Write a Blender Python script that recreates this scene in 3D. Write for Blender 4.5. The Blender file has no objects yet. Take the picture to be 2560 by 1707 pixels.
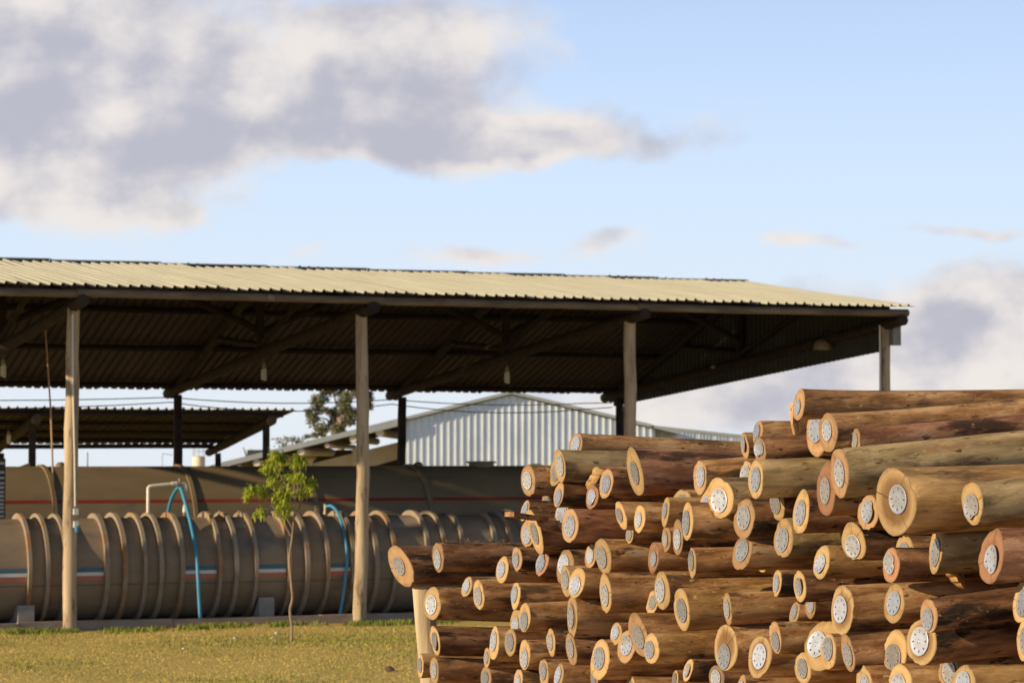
import bpy, math, random
from mathutils import Vector, Matrix, Quaternion
R = math.radians
scene = bpy.context.scene
col = scene.collection

# clouds as (bearing, height, width, height, weight) in thousandths of a 2560 px frame; sky and cloud brightness
CLOUDS = [(.05, .14, .72, .30, 1.20), (1.00, .20, .38, .16, .95), (.72, .33, .36, .10, .70), (1.25, .33, .38, .09, .75), (.95, .02, .30, .08, .50), (.06, .52, .26, .09, .60), (.24, .42, .30, .14, .85), (1.42, .375, .40, .055, .75), (1.25, .655, .30, .032, .72), (2.05, .630, .15, .026, .80),
          (2.46, .595, .22, .026, .78), (2.50, .80, .42, .12, 1.15), (2.10, 1.00, .75, .14, 1.15), (1.56, .625, .09, .040, .70), (.74, .625, .06, .03, .60), (.45, .53, .12, .04, .60)]
SKYMUL = (1.08, 1.0, 1.05); SKYSTR = .06; CLOUDSTR = .85
HOR = ((.66, .71, .77), (.57, .69, .84), (.47, .62, .88))

# ------------------------------------------------------------------ camera
FPX = 6400.0                       # focal length in pixels of a 2560 px wide picture
EYE = 2.72
cam = bpy.data.cameras.new('camera'); camo = bpy.data.objects.new('camera', cam); col.objects.link(camo)
cam.sensor_width = 36; cam.lens = 36*FPX/2560; cam.clip_start = .1; cam.clip_end = 6000
camo.location = (0, 0, EYE); camo.rotation_euler = (R(90)+math.atan((1140-853.5)/FPX), 0, 0)
cam.dof.use_dof = True; cam.dof.focus_distance = 12.6; cam.dof.aperture_fstop = 7
scene.camera = camo

# ------------------------------------------------------------------ sun, sky, exposure
SUN_EL, SUN_R = R(15.6), R(3.6)
A = .4015                                            # the shed runs 23 degrees off the picture plane
DV = Vector((math.cos(A), math.sin(A), 0)); NV = Vector((-math.sin(A), math.cos(A), 0))
sh = (-DV*math.cos(SUN_R) - NV*math.sin(SUN_R))      # horizontal direction towards the sun
to_sun = Vector((sh.x*math.cos(SUN_EL), sh.y*math.cos(SUN_EL), math.sin(SUN_EL)))
sl = bpy.data.lights.new('sun', 'SUN'); sl.energy = 5.0; sl.angle = R(.55); sl.color = (1, .77, .48)
so = bpy.data.objects.new('sun', sl); col.objects.link(so); so.location = (-20, -10, 30)
so.rotation_euler = to_sun.to_track_quat('Z', 'Y').to_euler()
vs = scene.view_settings
vs.view_transform = 'Standard'; vs.look = 'None'; vs.gamma = 1; vs.exposure = 0.3
try: vs.use_curve_mapping = False
except Exception: pass

world = bpy.data.worlds.new('World'); scene.world = world; world.use_nodes = True
wt = world.node_tree; wt.nodes.clear()
class NT:
    def __init__(s, tree): s.t = tree
    def n(s, typ, **kw):
        x = s.t.nodes.new(typ)
        for k, v in kw.items(): setattr(x, k, v)
        return x
    def l(s, a, b): s.t.links.new(a, b)
    def m(s, op, a, b=None, c=None, clamp=False):
        x = s.n('ShaderNodeMath', operation=op, use_clamp=clamp)
        for i, v in enumerate((a, b, c)):
            if v is None: continue
            if isinstance(v, (int, float)): x.inputs[i].default_value = v
            else: s.l(v, x.inputs[i])
        return x.outputs[0]
    def vm(s, op, a, b):
        x = s.n('ShaderNodeVectorMath', operation=op)
        for i, v in enumerate((a, b)):
            if isinstance(v, tuple): x.inputs[i].default_value = v
            else: s.l(v, x.inputs[i])
        return x.outputs[0]
    def noise(s, vec, scale, detail=4, rough=.55):
        x = s.n('ShaderNodeTexNoise'); x.inputs['Scale'].default_value = scale
        x.inputs['Detail'].default_value = detail; x.inputs['Roughness'].default_value = rough
        if vec is not None: s.l(vec, x.inputs['Vector'])
        return x.outputs['Fac']
    def smooth(s, v, lo, hi):
        x = s.n('ShaderNodeMapRange', interpolation_type='SMOOTHSTEP')
        s.l(v, x.inputs['Value']); x.inputs['From Min'].default_value = lo; x.inputs['From Max'].default_value = hi
        return x.outputs['Result']
    def mix(s, f, a, b, typ='MIX'):
        x = s.n('ShaderNodeMix', data_type='RGBA', blend_type=typ)
        for sock, v in ((x.inputs[0], f), (x.inputs[6], a), (x.inputs[7], b)):
            if isinstance(v, (int, float)): sock.default_value = v
            elif isinstance(v, tuple): sock.default_value = (*v, 1)[:4]
            else: s.l(v, sock)
        return x.outputs[2]
    def ramp(s, f, stops):
        x = s.n('ShaderNodeValToRGB'); s.l(f, x.inputs[0]); e = x.color_ramp.elements
        while len(e) < len(stops): e.new(.5)
        for k, (p, c) in enumerate(stops): e[k].position = p; e[k].color = (*c, 1)
        return x.outputs[0]
w = NT(wt)
sky = w.n('ShaderNodeTexSky', sky_type='NISHITA', sun_disc=False)
sky.sun_elevation = SUN_EL; sky.sun_rotation = math.atan2(to_sun.x, to_sun.y)
sky.altitude = 600; sky.air_density = 1.0; sky.dust_density = .6; sky.ozone_density = 1.2
tc = w.n('ShaderNodeTexCoord').outputs['Generated']
sx = w.n('ShaderNodeSeparateXYZ'); w.l(tc, sx.inputs[0])
az = w.m('ARCTAN2', sx.outputs[0], sx.outputs[1])
dirv = w.vm('MULTIPLY', tc, (1, 1, 1.3))
wn = w.n('ShaderNodeTexNoise'); w.l(dirv, wn.inputs['Vector']); wn.inputs['Scale'].default_value = 13; wn.inputs['Detail'].default_value = 6
warp = w.vm('SUBTRACT', wn.outputs['Color'], (.5, .5, .5))
sw = w.n('ShaderNodeSeparateXYZ'); w.l(warp, sw.inputs[0])
U = w.m('ADD', w.m('MULTIPLY_ADD', az, 6.4, 1.28), w.m('MULTIPLY', sw.outputs[0], .50))     # bearing
V = w.m('ADD', w.m('MULTIPLY_ADD', sx.outputs[2], -6.4, 1.14), w.m('MULTIPLY', sw.outputs[1], .30))   # height, downwards
def blob(cx, cy, rx, ry, wt_):
    a = w.m('POWER', w.m('ABSOLUTE', w.m('MULTIPLY', w.m('SUBTRACT', U, cx), 1/rx)), 2.0)
    b = w.m('POWER', w.m('ABSOLUTE', w.m('MULTIPLY', w.m('SUBTRACT', V, cy), 1/ry)), 2.0)
    return w.m('MULTIPLY', w.m('EXPONENT', w.m('MULTIPLY', w.m('ADD', a, b), -1.0)), wt_)
field = None
for bb in CLOUDS:
    q = blob(*bb); field = q if field is None else w.m('ADD', field, q)
field = w.m('MINIMUM', field, 1.3)
# the rest of the sky goes on as a broken cloud field of the same kind
big = w.smooth(w.noise(dirv, 3.2, 3), .54, .76)
out_ = w.m('MAXIMUM', w.smooth(w.m('ABSOLUTE', az), .25, .42), w.smooth(sx.outputs[2], .20, .30))
field = w.m('ADD', field, w.m('MULTIPLY', w.m('MULTIPLY', big, out_), .95))
fine = w.noise(dirv, 24, 9, .58)
fld = w.m('MULTIPLY_ADD', w.m('SUBTRACT', fine, .5), 1.35, field)
dens = w.smooth(fld, .26, .86)
# billows: lit where the cloud thins out towards the sun (left and up)
nA = w.noise(dirv, 15, 6, .5); nB = w.noise(w.vm('ADD', dirv, (-.010, -.004, .017)), 15, 6, .5)
lit = w.m('MULTIPLY_ADD', w.m('SUBTRACT', nA, nB), 2.7, .63)
core = w.smooth(fld, .75, 1.75)
lit = w.smooth(w.m('SUBTRACT', lit, w.m('MULTIPLY', core, .46)), .12, .86)
ccol = w.mix(lit, (.475, .47, .545), (.84, .78, .735))
skyc = w.mix(1.0, sky.outputs[0], (SKYMUL[0], SKYMUL[1], SKYMUL[2]), 'MULTIPLY')
low = w.ramp(w.smooth(sx.outputs[2], .0, .20), [(0, HOR[0]), (.45, HOR[1]), (1, HOR[2])])      # paler air towards the horizon, all round
lowb = w.mix(1.0, low, (1/SKYSTR, 1/SKYSTR, 1/SKYSTR), 'MULTIPLY')
skyc = w.mix(w.m('MULTIPLY', w.smooth(sx.outputs[2], .42, .10), .95), skyc, lowb)
bg1 = w.n('ShaderNodeBackground'); w.l(skyc, bg1.inputs[0]); bg1.inputs[1].default_value = SKYSTR
bg2 = w.n('ShaderNodeBackground'); w.l(ccol, bg2.inputs[0]); bg2.inputs[1].default_value = CLOUDSTR
ms = w.n('ShaderNodeMixShader'); w.l(w.m('MULTIPLY', dens, .93), ms.inputs[0]); w.l(bg1.outputs[0], ms.inputs[1]); w.l(bg2.outputs[0], ms.inputs[2])
wo = w.n('ShaderNodeOutputWorld'); w.l(ms.outputs[0], wo.inputs[0])

# ------------------------------------------------------------------ helpers
def tag(o, label=None, cat=None, group=None, kind=None):
    if label: o['label'] = label
    if cat: o['category'] = cat
    if group: o['group'] = group
    if kind: o['kind'] = kind
    return o
def empty(name, loc, rz=0):
    o = bpy.data.objects.new(name, None); col.objects.link(o); o.location = loc; o.rotation_euler = (0, 0, rz)
    o.empty_display_size = .2
    return o
class MB:
    def __init__(s): s.v = []; s.f = []; s.mi = []; s.uv = None
    def face(s, idx, m=0): s.f.append(tuple(idx)); s.mi.append(m)
    def box(s, x0, x1, y0, y1, z0, z1, m=0, M=None):
        b = len(s.v)
        for x in (x0, x1):
            for y in (y0, y1):
                for z in (z0, z1):
                    p = Vector((x, y, z)); s.v.append(tuple(M @ p if M else p))
        for q in ((0,1,3,2),(4,6,7,5),(0,4,5,1),(2,3,7,6),(0,2,6,4),(1,5,7,3)): s.face([b+i for i in q], m)
        return s
    def tube(s, pts, rad, seg=12, m=0, cap=True, capm=None, rnd=None, wob=0.0):
        pts = [Vector(p) for p in pts]; n = len(pts)
        if isinstance(rad, (int, float)): rad = [rad]*n
        b = len(s.v); t0 = (pts[1]-pts[0]).normalized()
        up = Vector((0, 0, 1)) if abs(t0.z) < .9 else Vector((1, 0, 0))
        a = t0.cross(up).normalized()
        ph = [(rnd.random()*6.28, rnd.random()*6.28) for _ in range(2)] if rnd else None
        for i, p in enumerate(pts):
            t = (pts[min(i+1, n-1)]-pts[max(i-1, 0)]).normalized()
            a = (a - t*a.dot(t)).normalized(); c = t.cross(a)
            for k in range(seg):
                f = 6.283185*k/seg; r = rad[i]
                if rnd: r *= 1 + wob*(math.cos(2*f+ph[0][0]+i*.4)+.7*math.cos(3*f+ph[1][0]-i*.5)) + wob*.5*(rnd.random()-.5)
                s.v.append(tuple(p + a*(r*math.cos(f)) + c*(r*math.sin(f))))
        for i in range(n-1):
            for k in range(seg):
                k2 = (k+1) % seg
                s.face((b+i*seg+k, b+i*seg+k2, b+(i+1)*seg+k2, b+(i+1)*seg+k), m)
        if cap:
            cm = m if capm is None else capm
            s.face([b+k for k in range(seg)][::-1], cm); s.face([b+(n-1)*seg+k for k in range(seg)], cm)
        return s
    def poly(s, pts, m=0):
        b = len(s.v); s.v += [tuple(p) for p in pts]; s.face(range(b, b+len(pts)), m); return s
    def prism(s, pts, ext, m=0):            # polygon extruded by a vector
        b = len(s.v); n = len(pts); e = Vector(ext)
        s.v += [tuple(p) for p in pts]; s.v += [tuple(Vector(p)+e) for p in pts]
        s.face(list(range(b, b+n))[::-1], m); s.face(range(b+n, b+2*n), m)
        for k in range(n): s.face((b+k, b+(k+1) % n, b+n+(k+1) % n, b+n+k), m)
        return s
    def mesh(s, name, mats, smooth=True, angle=40):
        me = bpy.data.meshes.new(name); me.from_pydata(s.v, [], s.f)
        for q in (mats if isinstance(mats, (list, tuple)) else [mats]): me.materials.append(q)
        me.polygons.foreach_set('material_index', s.mi)
        if s.uv:
            ul = me.uv_layers.new(name='uv')
            for li, lp in enumerate(me.loops): ul.data[li].uv = s.uv[lp.vertex_index]
        me.polygons.foreach_set('use_smooth', [bool(smooth)]*len(me.polygons))
        if smooth: me.set_sharp_from_angle(angle=R(angle))
        me.update(); return me
    def build(s, name, mats, parent=None, smooth=True, loc=None, angle=40):
        return put(name, s.mesh(name, mats, smooth, angle), parent, loc)
def put(name, me, parent=None, loc=None):
    o = bpy.data.objects.new(name, me); col.objects.link(o)
    if parent: o.parent = parent
    if loc is not None: o.location = loc
    return o
def text_mesh(txt, size, depth, mat, align='RIGHT'):
    c = bpy.data.curves.new('lettering', 'FONT'); c.body = txt; c.size = size; c.extrude = depth; c.align_x = align
    o = bpy.data.objects.new('lettering', c); col.objects.link(o)
    bpy.context.view_layer.update()
    me = bpy.data.meshes.new_from_object(o.evaluated_get(bpy.context.evaluated_depsgraph_get()))
    bpy.data.objects.remove(o); me.materials.clear(); me.materials.append(mat); return me

# ------------------------------------------------------------------ materials
def mat(name, stops, scale=(3, 3, 3), rough=.8, metal=0., bump=.3, bscale=None, detail=6, spec=.3, blotch=None, dist=.01, bdetail=5, rand=True):
    m = bpy.data.materials.new(name); m.use_nodes = True; t = NT(m.node_tree); b = t.t.nodes['Principled BSDF']
    oc = t.n('ShaderNodeTexCoord').outputs['Object']
    if rand:
        oi = t.n('ShaderNodeObjectInfo').outputs['Random']
        cb = t.n('ShaderNodeCombineXYZ'); t.l(t.m('MULTIPLY', oi, 37.), cb.inputs[0]); t.l(t.m('MULTIPLY', oi, 17.), cb.inputs[1]); t.l(t.m('MULTIPLY', oi, 53.), cb.inputs[2])
        oc = t.vm('ADD', oc, cb.outputs[0])
    v = t.vm('MULTIPLY', oc, tuple(scale))
    c = t.ramp(t.noise(v, 1.0, detail, .6), stops)
    if blotch:                                             # (colour, scale, lo, hi)
        for bc, bs, lo, hi in blotch:
            vv = t.vm('MULTIPLY', oc, tuple(bs)); c = t.mix(t.smooth(t.noise(vv, 1.0, 5, .6), lo, hi), c, bc)
    t.l(c, b.inputs['Base Color'])
    b.inputs['Roughness'].default_value = rough; b.inputs['Metallic'].default_value = metal
    b.inputs['Specular IOR Level'].default_value = spec
    if bump:
        bv = t.vm('MULTIPLY', oc, tuple(bscale or [k*2.2 for k in scale]))
        bn = t.n('ShaderNodeBump'); bn.inputs['Strength'].default_value = bump; bn.inputs['Distance'].default_value = dist
        t.l(t.noise(bv, 1.0, bdetail, .65), bn.inputs['Height']); t.l(bn.outputs[0], b.inputs['Normal'])
    return m
W1 = (.10, .085, .065); 
M = {}
M['post'] = mat('weathered pole wood', [(.25, (.20, .155, .105)), (.5, (.44, .345, .235)), (.78, (.58, .47, .33))], (7, 7, .8), .85, bump=.5, bscale=(40, 40, 3), blotch=[((.12, .095, .07), (6, 6, 1.6), .54, .70), ((.07, .055, .04), (22, 22, 5), .66, .74), ((.09, .07, .05), (34, 34, 1.1), .58, .68)])
M['beam'] = mat('old timber with painted shade', [(.3, (.018, .013, .010)), (.7, (.05, .034, .025))], (1.2, 6, 6), .85, bump=.5)  # old timber, darkened so shade under the roofs is partly in the colour
M['fascia'] = mat('grey brown purlin log', [(.3, (.10, .08, .06)), (.7, (.24, .19, .145))], (1.5, 9, 9), .85, bump=.5)
M['sheet'] = mat('weathered metal roof sheet', [(.3, (.345, .345, .275)), (.7, (.43, .43, .35))], (6, .35, 3), .62, bump=.08, spec=.3, blotch=[((.40, .29, .16), (7, .25, 3), .66, .82), ((.34, .33, .26), (1.2, .7, 1), .58, .75)])
M['sheet_under'] = mat('brown roof underside with painted shade', [(.3, (.042, .030, .025)), (.7, (.075, .052, .042))], (4, .6, 3), .8, bump=.05)  # brown sheet face with extra roof shade put into its colour
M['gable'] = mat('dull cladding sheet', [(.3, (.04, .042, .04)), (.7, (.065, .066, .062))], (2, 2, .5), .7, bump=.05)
M['galv'] = mat('galvanised wall cladding', [(.3, (.56, .63, .72)), (.7, (.68, .75, .84))], (1, 1, .25), .38, metal=.55, bump=.03)
M['galv2'] = mat('dull galvanised trim', [(.3, (.27, .31, .34)), (.7, (.36, .40, .43))], (1, 1, 1), .5, metal=.3, bump=.03)
M['concrete'] = mat('concrete', [(.3, (.24, .22, .20)), (.7, (.36, .34, .31))], (6, 6, 6), .9, bump=.2)
M['kerb'] = mat('stained concrete kerb', [(.3, (.24, .18, .14)), (.7, (.38, .31, .26))], (3, 3, 8), .9, bump=.3, blotch=[((.22, .12, .07), (1.5, 1.5, 3), .55, .75)])
M['cream'] = mat('cream painted concrete', [(.3, (.60, .55, .46)), (.7, (.72, .67, .57))], (2, 2, 2), .75, bump=.05)
M['tankf'] = mat('olive grey tank paint', [(.3, (.215, .165, .11)), (.7, (.31, .24, .165))], (1.2, 3, 3), .62, bump=.08, blotch=[((.30, .17, .08), (2.2, 2.2, .9), .62, .80), ((.16, .15, .135), (1.0, 3, .7), .52, .72), ((.13, .075, .04), (7, 2, .5), .66, .76)])
M['rust'] = mat('rusty ring steel', [(.3, (.22, .185, .14)), (.55, (.32, .265, .20))], (3, 3, 3), .72, bump=.2, blotch=[((.31, .175, .08), (3, 2.2, 2.2), .50, .64)])
M['tankr'] = mat('dark olive tank paint', [(.3, (.19, .145, .08)), (.7, (.255, .195, .115))], (.6, 1.5, 1.5), .58, bump=.05, blotch=[((.12, .11, .09), (.9, 2, 2), .55, .78)])
M['seam'] = mat('dark weld seam', [(.3, (.09, .075, .06)), (.7, (.15, .12, .09))], (8, 8, 8), .8, bump=.1)
M['black'] = mat('black metal', [(.3, (.018, .018, .02)), (.7, (.03, .03, .032))], (3, 3, 3), .6, bump=.05)
M['red'] = mat('red stripe paint', [(.3, (.24, .028, .018)), (.7, (.31, .042, .026))], (3, 3, 3), .6, bump=.03)
M['salmon'] = mat('faded red stripe paint', [(.3, (.50, .16, .11)), (.7, (.56, .19, .13))], (3, 3, 3), .6, bump=.03)
M['white'] = mat('white paint', [(.3, (.62, .63, .62)), (.7, (.75, .75, .73))], (3, 3, 3), .6, bump=.03)
M['bluep'] = mat('blue stripe paint', [(.3, (.06, .15, .21)), (.7, (.08, .18, .25))], (3, 3, 3), .6, bump=.03)
M['hose'] = mat('blue hose plastic', [(.3, (.04, .23, .40)), (.7, (.06, .30, .48))], (3, 3, 3), .38, bump=.02, spec=.5)
M['pvc'] = mat('cream pvc', [(.3, (.66, .64, .54)), (.7, (.74, .72, .62))], (4, 4, 4), .45, bump=.02, spec=.4)
M['brass'] = mat('dull brass fitting', [(.3, (.36, .28, .18)), (.7, (.48, .38, .25))], (9, 9, 9), .5, metal=.4, bump=.05)
M['bulb'] = mat('white glass bulb', [(.3, (.78, .72, .58)), (.7, (.85, .80, .66))], (4, 4, 4), .35, bump=0)
M['socket'] = mat('bulb socket', [(.3, (.25, .22, .10)), (.7, (.38, .34, .16))], (8, 8, 8), .5, bump=.02)
M['wire'] = mat('grey cable', [(.3, (.10, .11, .12)), (.7, (.14, .15, .16))], (4, 4, 4), .6, bump=0)
M['greybox'] = mat('grey enamel box', [(.3, (.20, .21, .20)), (.7, (.26, .27, .26))], (3, 3, 3), .5, bump=.02)
M['rod'] = mat('slim peeled pole', [(.3, (.36, .22, .13)), (.7, (.50, .33, .20))], (8, 8, 1), .7, bump=.1)
M['paint'] = mat('faded paint mark', [(.3, (.34, .30, .25)), (.7, (.42, .38, .32))], (30, 30, 30), .8, bump=0)
M['bark_s'] = mat('sapling bark', [(.3, (.22, .15, .10)), (.7, (.36, .26, .18))], (20, 20, 6), .85, bump=.3)
M['leaf'] = mat('sapling leaf', [(.3, (.24, .31, .03)), (.6, (.44, .50, .06)), (.8, (.60, .60, .10))], (5, 5, 5), .5, bump=0, spec=.4)
M['euc'] = mat('eucalyptus leaf', [(.3, (.15, .165, .085)), (.7, (.28, .28, .15))], (1.2, 1.2, 1.2), .6, bump=0)
M['stone'] = mat('pale litter', [(.3, (.45, .42, .36)), (.7, (.6, .57, .5))], (9, 9, 9), .9, bump=.2)
M['stake'] = mat('pale stake wood', [(.3, (.34, .27, .17)), (.5, (.47, .39, .26)), (.75, (.58, .49, .34))], (14, 14, 1.2), .8, bump=.5, bscale=(70, 70, 3))
M['clod'] = mat('dark soil clod', [(.3, (.09, .065, .045)), (.7, (.15, .11, .075))], (12, 12, 12), .95, bump=.5)
for k_ in ('leaf', 'euc'):
    t_ = NT(M[k_].node_tree); b_ = t_.t.nodes['Principled BSDF']
    src_ = b_.inputs['Base Color'].links[0].from_socket
    tr_ = t_.n('ShaderNodeBsdfTranslucent'); t_.l(src_, tr_.inputs[0])
    mx_ = t_.n('ShaderNodeMixShader'); mx_.inputs[0].default_value = .3
    t_.l(b_.outputs[0], mx_.inputs[1]); t_.l(tr_.outputs[0], mx_.inputs[2])
    t_.l(mx_.outputs[0], t_.t.nodes['Material Output'].inputs[0])

# ------------------------------------------------------------------ terrain
def sstep(a, b, x):
    t = min(1, max(0, (x-a)/(b-a))); return t*t*(3-2*t)
def gz(x, y):
    z = 1.05*(1-min(1, max(0, (y-13.5)/15.5)))
    if y > 130: z -= .009*(y-130)
    return z
rg = random.Random(5)
def grid(xs, ys, f, name, m):
    b = MB()
    for y in ys:
        for x in xs: b.v.append((x, y, f(x, y)))
    n = len(xs)
    for j in range(len(ys)-1):
        for i in range(n-1): b.face((j*n+i, j*n+i+1, (j+1)*n+i+1, (j+1)*n+i))
    return b.build(name, m)
def lin(a, b, n): return [a+(b-a)*i/n for i in range(n+1)]
m = bpy.data.materials.new('dry lawn'); m.use_nodes = True; t = NT(m.node_tree); b = t.t.nodes['Principled BSDF']
oc = t.n('ShaderNodeTexCoord').outputs['Object']
c1 = t.ramp(t.noise(oc, 9, 8, .7), [(.30, (.52, .40, .125)), (.50, (.58, .445, .145)), (.72, (.64, .50, .175))])
gp = t.smooth(t.noise(oc, .55, 5, .6), .50, .66)
gsep = t.n('ShaderNodeSeparateXYZ'); t.l(oc, gsep.inputs[0])
c1 = t.mix(t.m('MULTIPLY', gp, .5), c1, (.36, .33, .075))
c1 = t.mix(t.smooth(t.noise(oc, 3.1, 6, .7), .62, .74), c1, (.42, .29, .11))
c1 = t.mix(t.smooth(t.m('MULTIPLY_ADD', t.m('SUBTRACT', t.noise(oc, .8, 5), .5), 6., gsep.outputs[1]), 25., 21.), c1, (.40, .28, .16))     # unseen earth tone round the log stack, added to set bounce light
t.l(c1, b.inputs['Base Color']); b.inputs['Roughness'].default_value = .95; b.inputs['Specular IOR Level'].default_value = .1
bn = t.n('ShaderNodeBump'); bn.inputs['Strength'].default_value = .3; bn.inputs['Distance'].default_value = .03
t.l(t.noise(oc, 30, 6, .7), bn.inputs['Height']); t.l(bn.outputs[0], b.inputs['Normal']); M['lawn'] = m
xs = lin(-900, -60, 6)+lin(-55, -14, 8)+lin(-13, 14, 54)+lin(16, 60, 8)+lin(70, 900, 6)
ys = lin(-60, -5, 5)+lin(0, 28, 28)+lin(28.5, 42, 30)+lin(44, 130, 20)+lin(160, 900, 10)+lin(1200, 3500, 4)
def lawn_z(x, y):
    z = gz(x, y)
    if 12 < y < 60: z += .018*math.sin(x*1.3+y*.7)*math.cos(y*1.1-x*.4)*(1 if y > 28 else .5) - .018
    return z
tag(grid(xs, ys, lawn_z, 'ground', M['lawn']), kind='structure')
def SP(s, D, z=0): return Vector((DV.x*s+NV.x*D, DV.y*s+NV.y*D, z))

# short grass standing on the lawn
def blades(name, n, area, hgt, wid, m, fx, label):
    rr = random.Random(hash(name) % 1000 if False else len(name)*7); b = MB()
    while n > 0:
        x, y = area(rr)
        if fx and not fx(x, y, rr): n -= 1; continue
        n -= 1
        z = lawn_z(x, y); a = rr.random()*6.28; h = hgt*(.5+rr.random()); wv = wid*(.6+.8*rr.random()); lean = .6*h*(rr.random()-.2); la = rr.random()*6.28
        i = len(b.v)
        b.v += [(x-math.cos(a)*wv, y-math.sin(a)*wv, z-.01), (x+math.cos(a)*wv, y+math.sin(a)*wv, z-.01), (x+lean*math.cos(la), y+lean*math.sin(la), z+h)]
        b.face((i, i+1, i+2))
    o = b.build(name, m, smooth=False); tag(o, label, 'grass', kind='stuff'); return o
def gmat(name, stops, sc):
    return mat(name, stops, (sc, sc, sc), .9, bump=0, rand=False, detail=7)
M['dry'] = gmat('dry grass blades', [(.30, (.44, .38, .09)), (.42, (.56, .44, .13)), (.56, (.62, .48, .155)), (.70, (.66, .52, .18))], 1.7)
M['green'] = gmat('green grass blades', [(.3, (.12, .16, .028)), (.6, (.22, .25, .05)), (.8, (.36, .34, .09))], 3.)
blades('dry_grass', 45000, lambda q: ((lambda Y: (q.uniform(-.27*Y, .05*Y), Y))(q.uniform(28.5, 41.5))), .014, .008, M['dry'],
       lambda x, y, q: (Vector((x, y, 0)).dot(NV) < 39.9), 'short dry golden grass covering the open lawn')
def kerbside(q):
    s = q.uniform(7.5, 19.5); D = 39.93 - abs(q.gauss(0, .32)) - .02*q.random(); p = SP(s, D); return p.x, p.y
def kfx(x, y, q):
    return math.sin(x*2.3)+math.sin(x*5.1+1)+.6*math.sin(x*9.7) > -1.4 + 2.2*q.random()
blades('green_grass', 13000, kerbside, .06, .011, M['green'], kfx, 'longer green grass growing along the foot of the concrete kerb')
def patch(q):
    c = q.choice(((-4.6, 37.2), (-3.4, 38.4), (-2.0, 39.2), (-6.2, 33.6), (-1.9, 38.0), (-7.6, 38.6), (-3.0, 31.2), (-1.2, 35.5)))
    return c[0]+q.gauss(0, .9), c[1]+q.gauss(0, .8)
blades('lawn_tufts', 9000, patch, .026, .010, M['green'], lambda x, y, q: Vector((x, y, 0)).dot(NV) < 39.7, 'scattered green grass patches in the dry lawn')

# ------------------------------------------------------------------ floor and kerb of the shed
S0, D0 = 14.4, 45.5
def frame(name, s=S0, D=D0, z=0): return empty(name, SP(s, D, z), A)
def lp(s, D, z): return Vector((s-S0, D-D0, z))
o = MB().box(3.6-S0, 26-S0, 40.2-D0, 52.6-D0, -.3, .05).build('shed_floor', M['concrete'], loc=SP(S0, D0)); o.rotation_euler.z = A; tag(o, kind='structure')
kb = MB(); rk = random.Random(2)
for i in range(9):
    s = 3.6+i*2.5; kb.box(s-S0, s+2.49-S0, 40.0-D0+rk.uniform(-.012, .012), 40.19-D0, -.2, .115+rk.uniform(-.012, .012))
o = kb.build('kerb', M['kerb'], loc=SP(S0, D0)); o.rotation_euler.z = A; tag(o, kind='structure')

# ------------------------------------------------------------------ corrugated sheets
PIT = .1776
def sheet_mesh(name, ribs, length, mats, h=.038, pit=PIT, rows=4, sag=.0, rnd=None, topf=None, botf=None, thick=.005, lap=.0):
    """trapezoidal sheet in local XY (X across the ribs, Y along), +Z outside"""
    prof = []
    for k in range(ribs):
        x = k*pit
        prof += [(x, 0), (x+pit*.31, 0), (x+pit*.41, h), (x+pit*.59, h), (x+pit*.69, 0)]
    prof.append((ribs*pit+lap, 0)); n = len(prof); b = MB(); fr = [j/rows for j in range(rows+1)]
    for lay in (0, 1):
        for f in fr:
            for (x, z) in prof:
                y0 = botf(x) if botf else 0.; y1 = topf(x) if topf else length
                b.v.append((x, y0+(y1-y0)*f, z-lay*thick + (sag*math.sin(math.pi*f*2+x) if sag else 0)))
    L = len(fr)*n
    for lay in (0, 1):
        for j in range(rows):
            for i in range(n-1):
                q = [lay*L+j*n+i, lay*L+j*n+i+1, lay*L+(j+1)*n+i+1, lay*L+(j+1)*n+i]
                b.face(q if lay == 0 else q[::-1], lay)
    for i in range(n-1):
        b.face((i, L+i, L+i+1, i+1), 1); e = rows*n; b.face((e+i, e+i+1, L+e+i+1, L+e+i), 0)
    for j in range(rows):
        b.face((j*n, (j+1)*n, L+(j+1)*n, L+j*n), 1); e = n-1; b.face((j*n+e, L+j*n+e, L+(j+1)*n+e, (j+1)*n+e), 1)
    return b.mesh(name, mats, smooth=False)
def orient(o, p, X, Y):
    X = X.normalized(); Z = X.cross(Y).normalized(); Y = Z.cross(X)
    m = Matrix((X, Y, Z)).transposed().to_4x4(); m.translation = p; o.matrix_local = m

# ------------------------------------------------------------------ the main open shed
shed = frame('open_shed'); tag(shed, 'long open timber shed with beige ribbed metal roof over the tanks', 'shed')
EAVE, RIDGE, REAR = (39.25, 5.36), (45.5, 6.19), (51.85, 4.10)
TR = [4.47, 9.42, 14.25, 19.18, 24.30]
def roofz(D):
    if D < RIDGE[0]: return EAVE[1]+(D-EAVE[0])*(RIDGE[1]-EAVE[1])/(RIDGE[0]-EAVE[0])
    return RIDGE[1]+(D-RIDGE[0])*(REAR[1]-RIDGE[1])/(REAR[0]-RIDGE[0])
lf = math.hypot(RIDGE[0]-EAVE[0], RIDGE[1]-EAVE[1])+.03; lr = math.hypot(REAR[0]-RIDGE[0], REAR[1]-RIDGE[1])+.06
rs = random.Random(11); SW = 6*PIT; END = 24.46
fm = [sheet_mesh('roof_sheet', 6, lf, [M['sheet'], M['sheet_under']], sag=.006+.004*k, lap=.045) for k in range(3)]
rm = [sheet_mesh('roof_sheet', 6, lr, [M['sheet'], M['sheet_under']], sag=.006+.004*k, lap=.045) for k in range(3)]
X_ = Vector((1, 0, 0))
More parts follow.
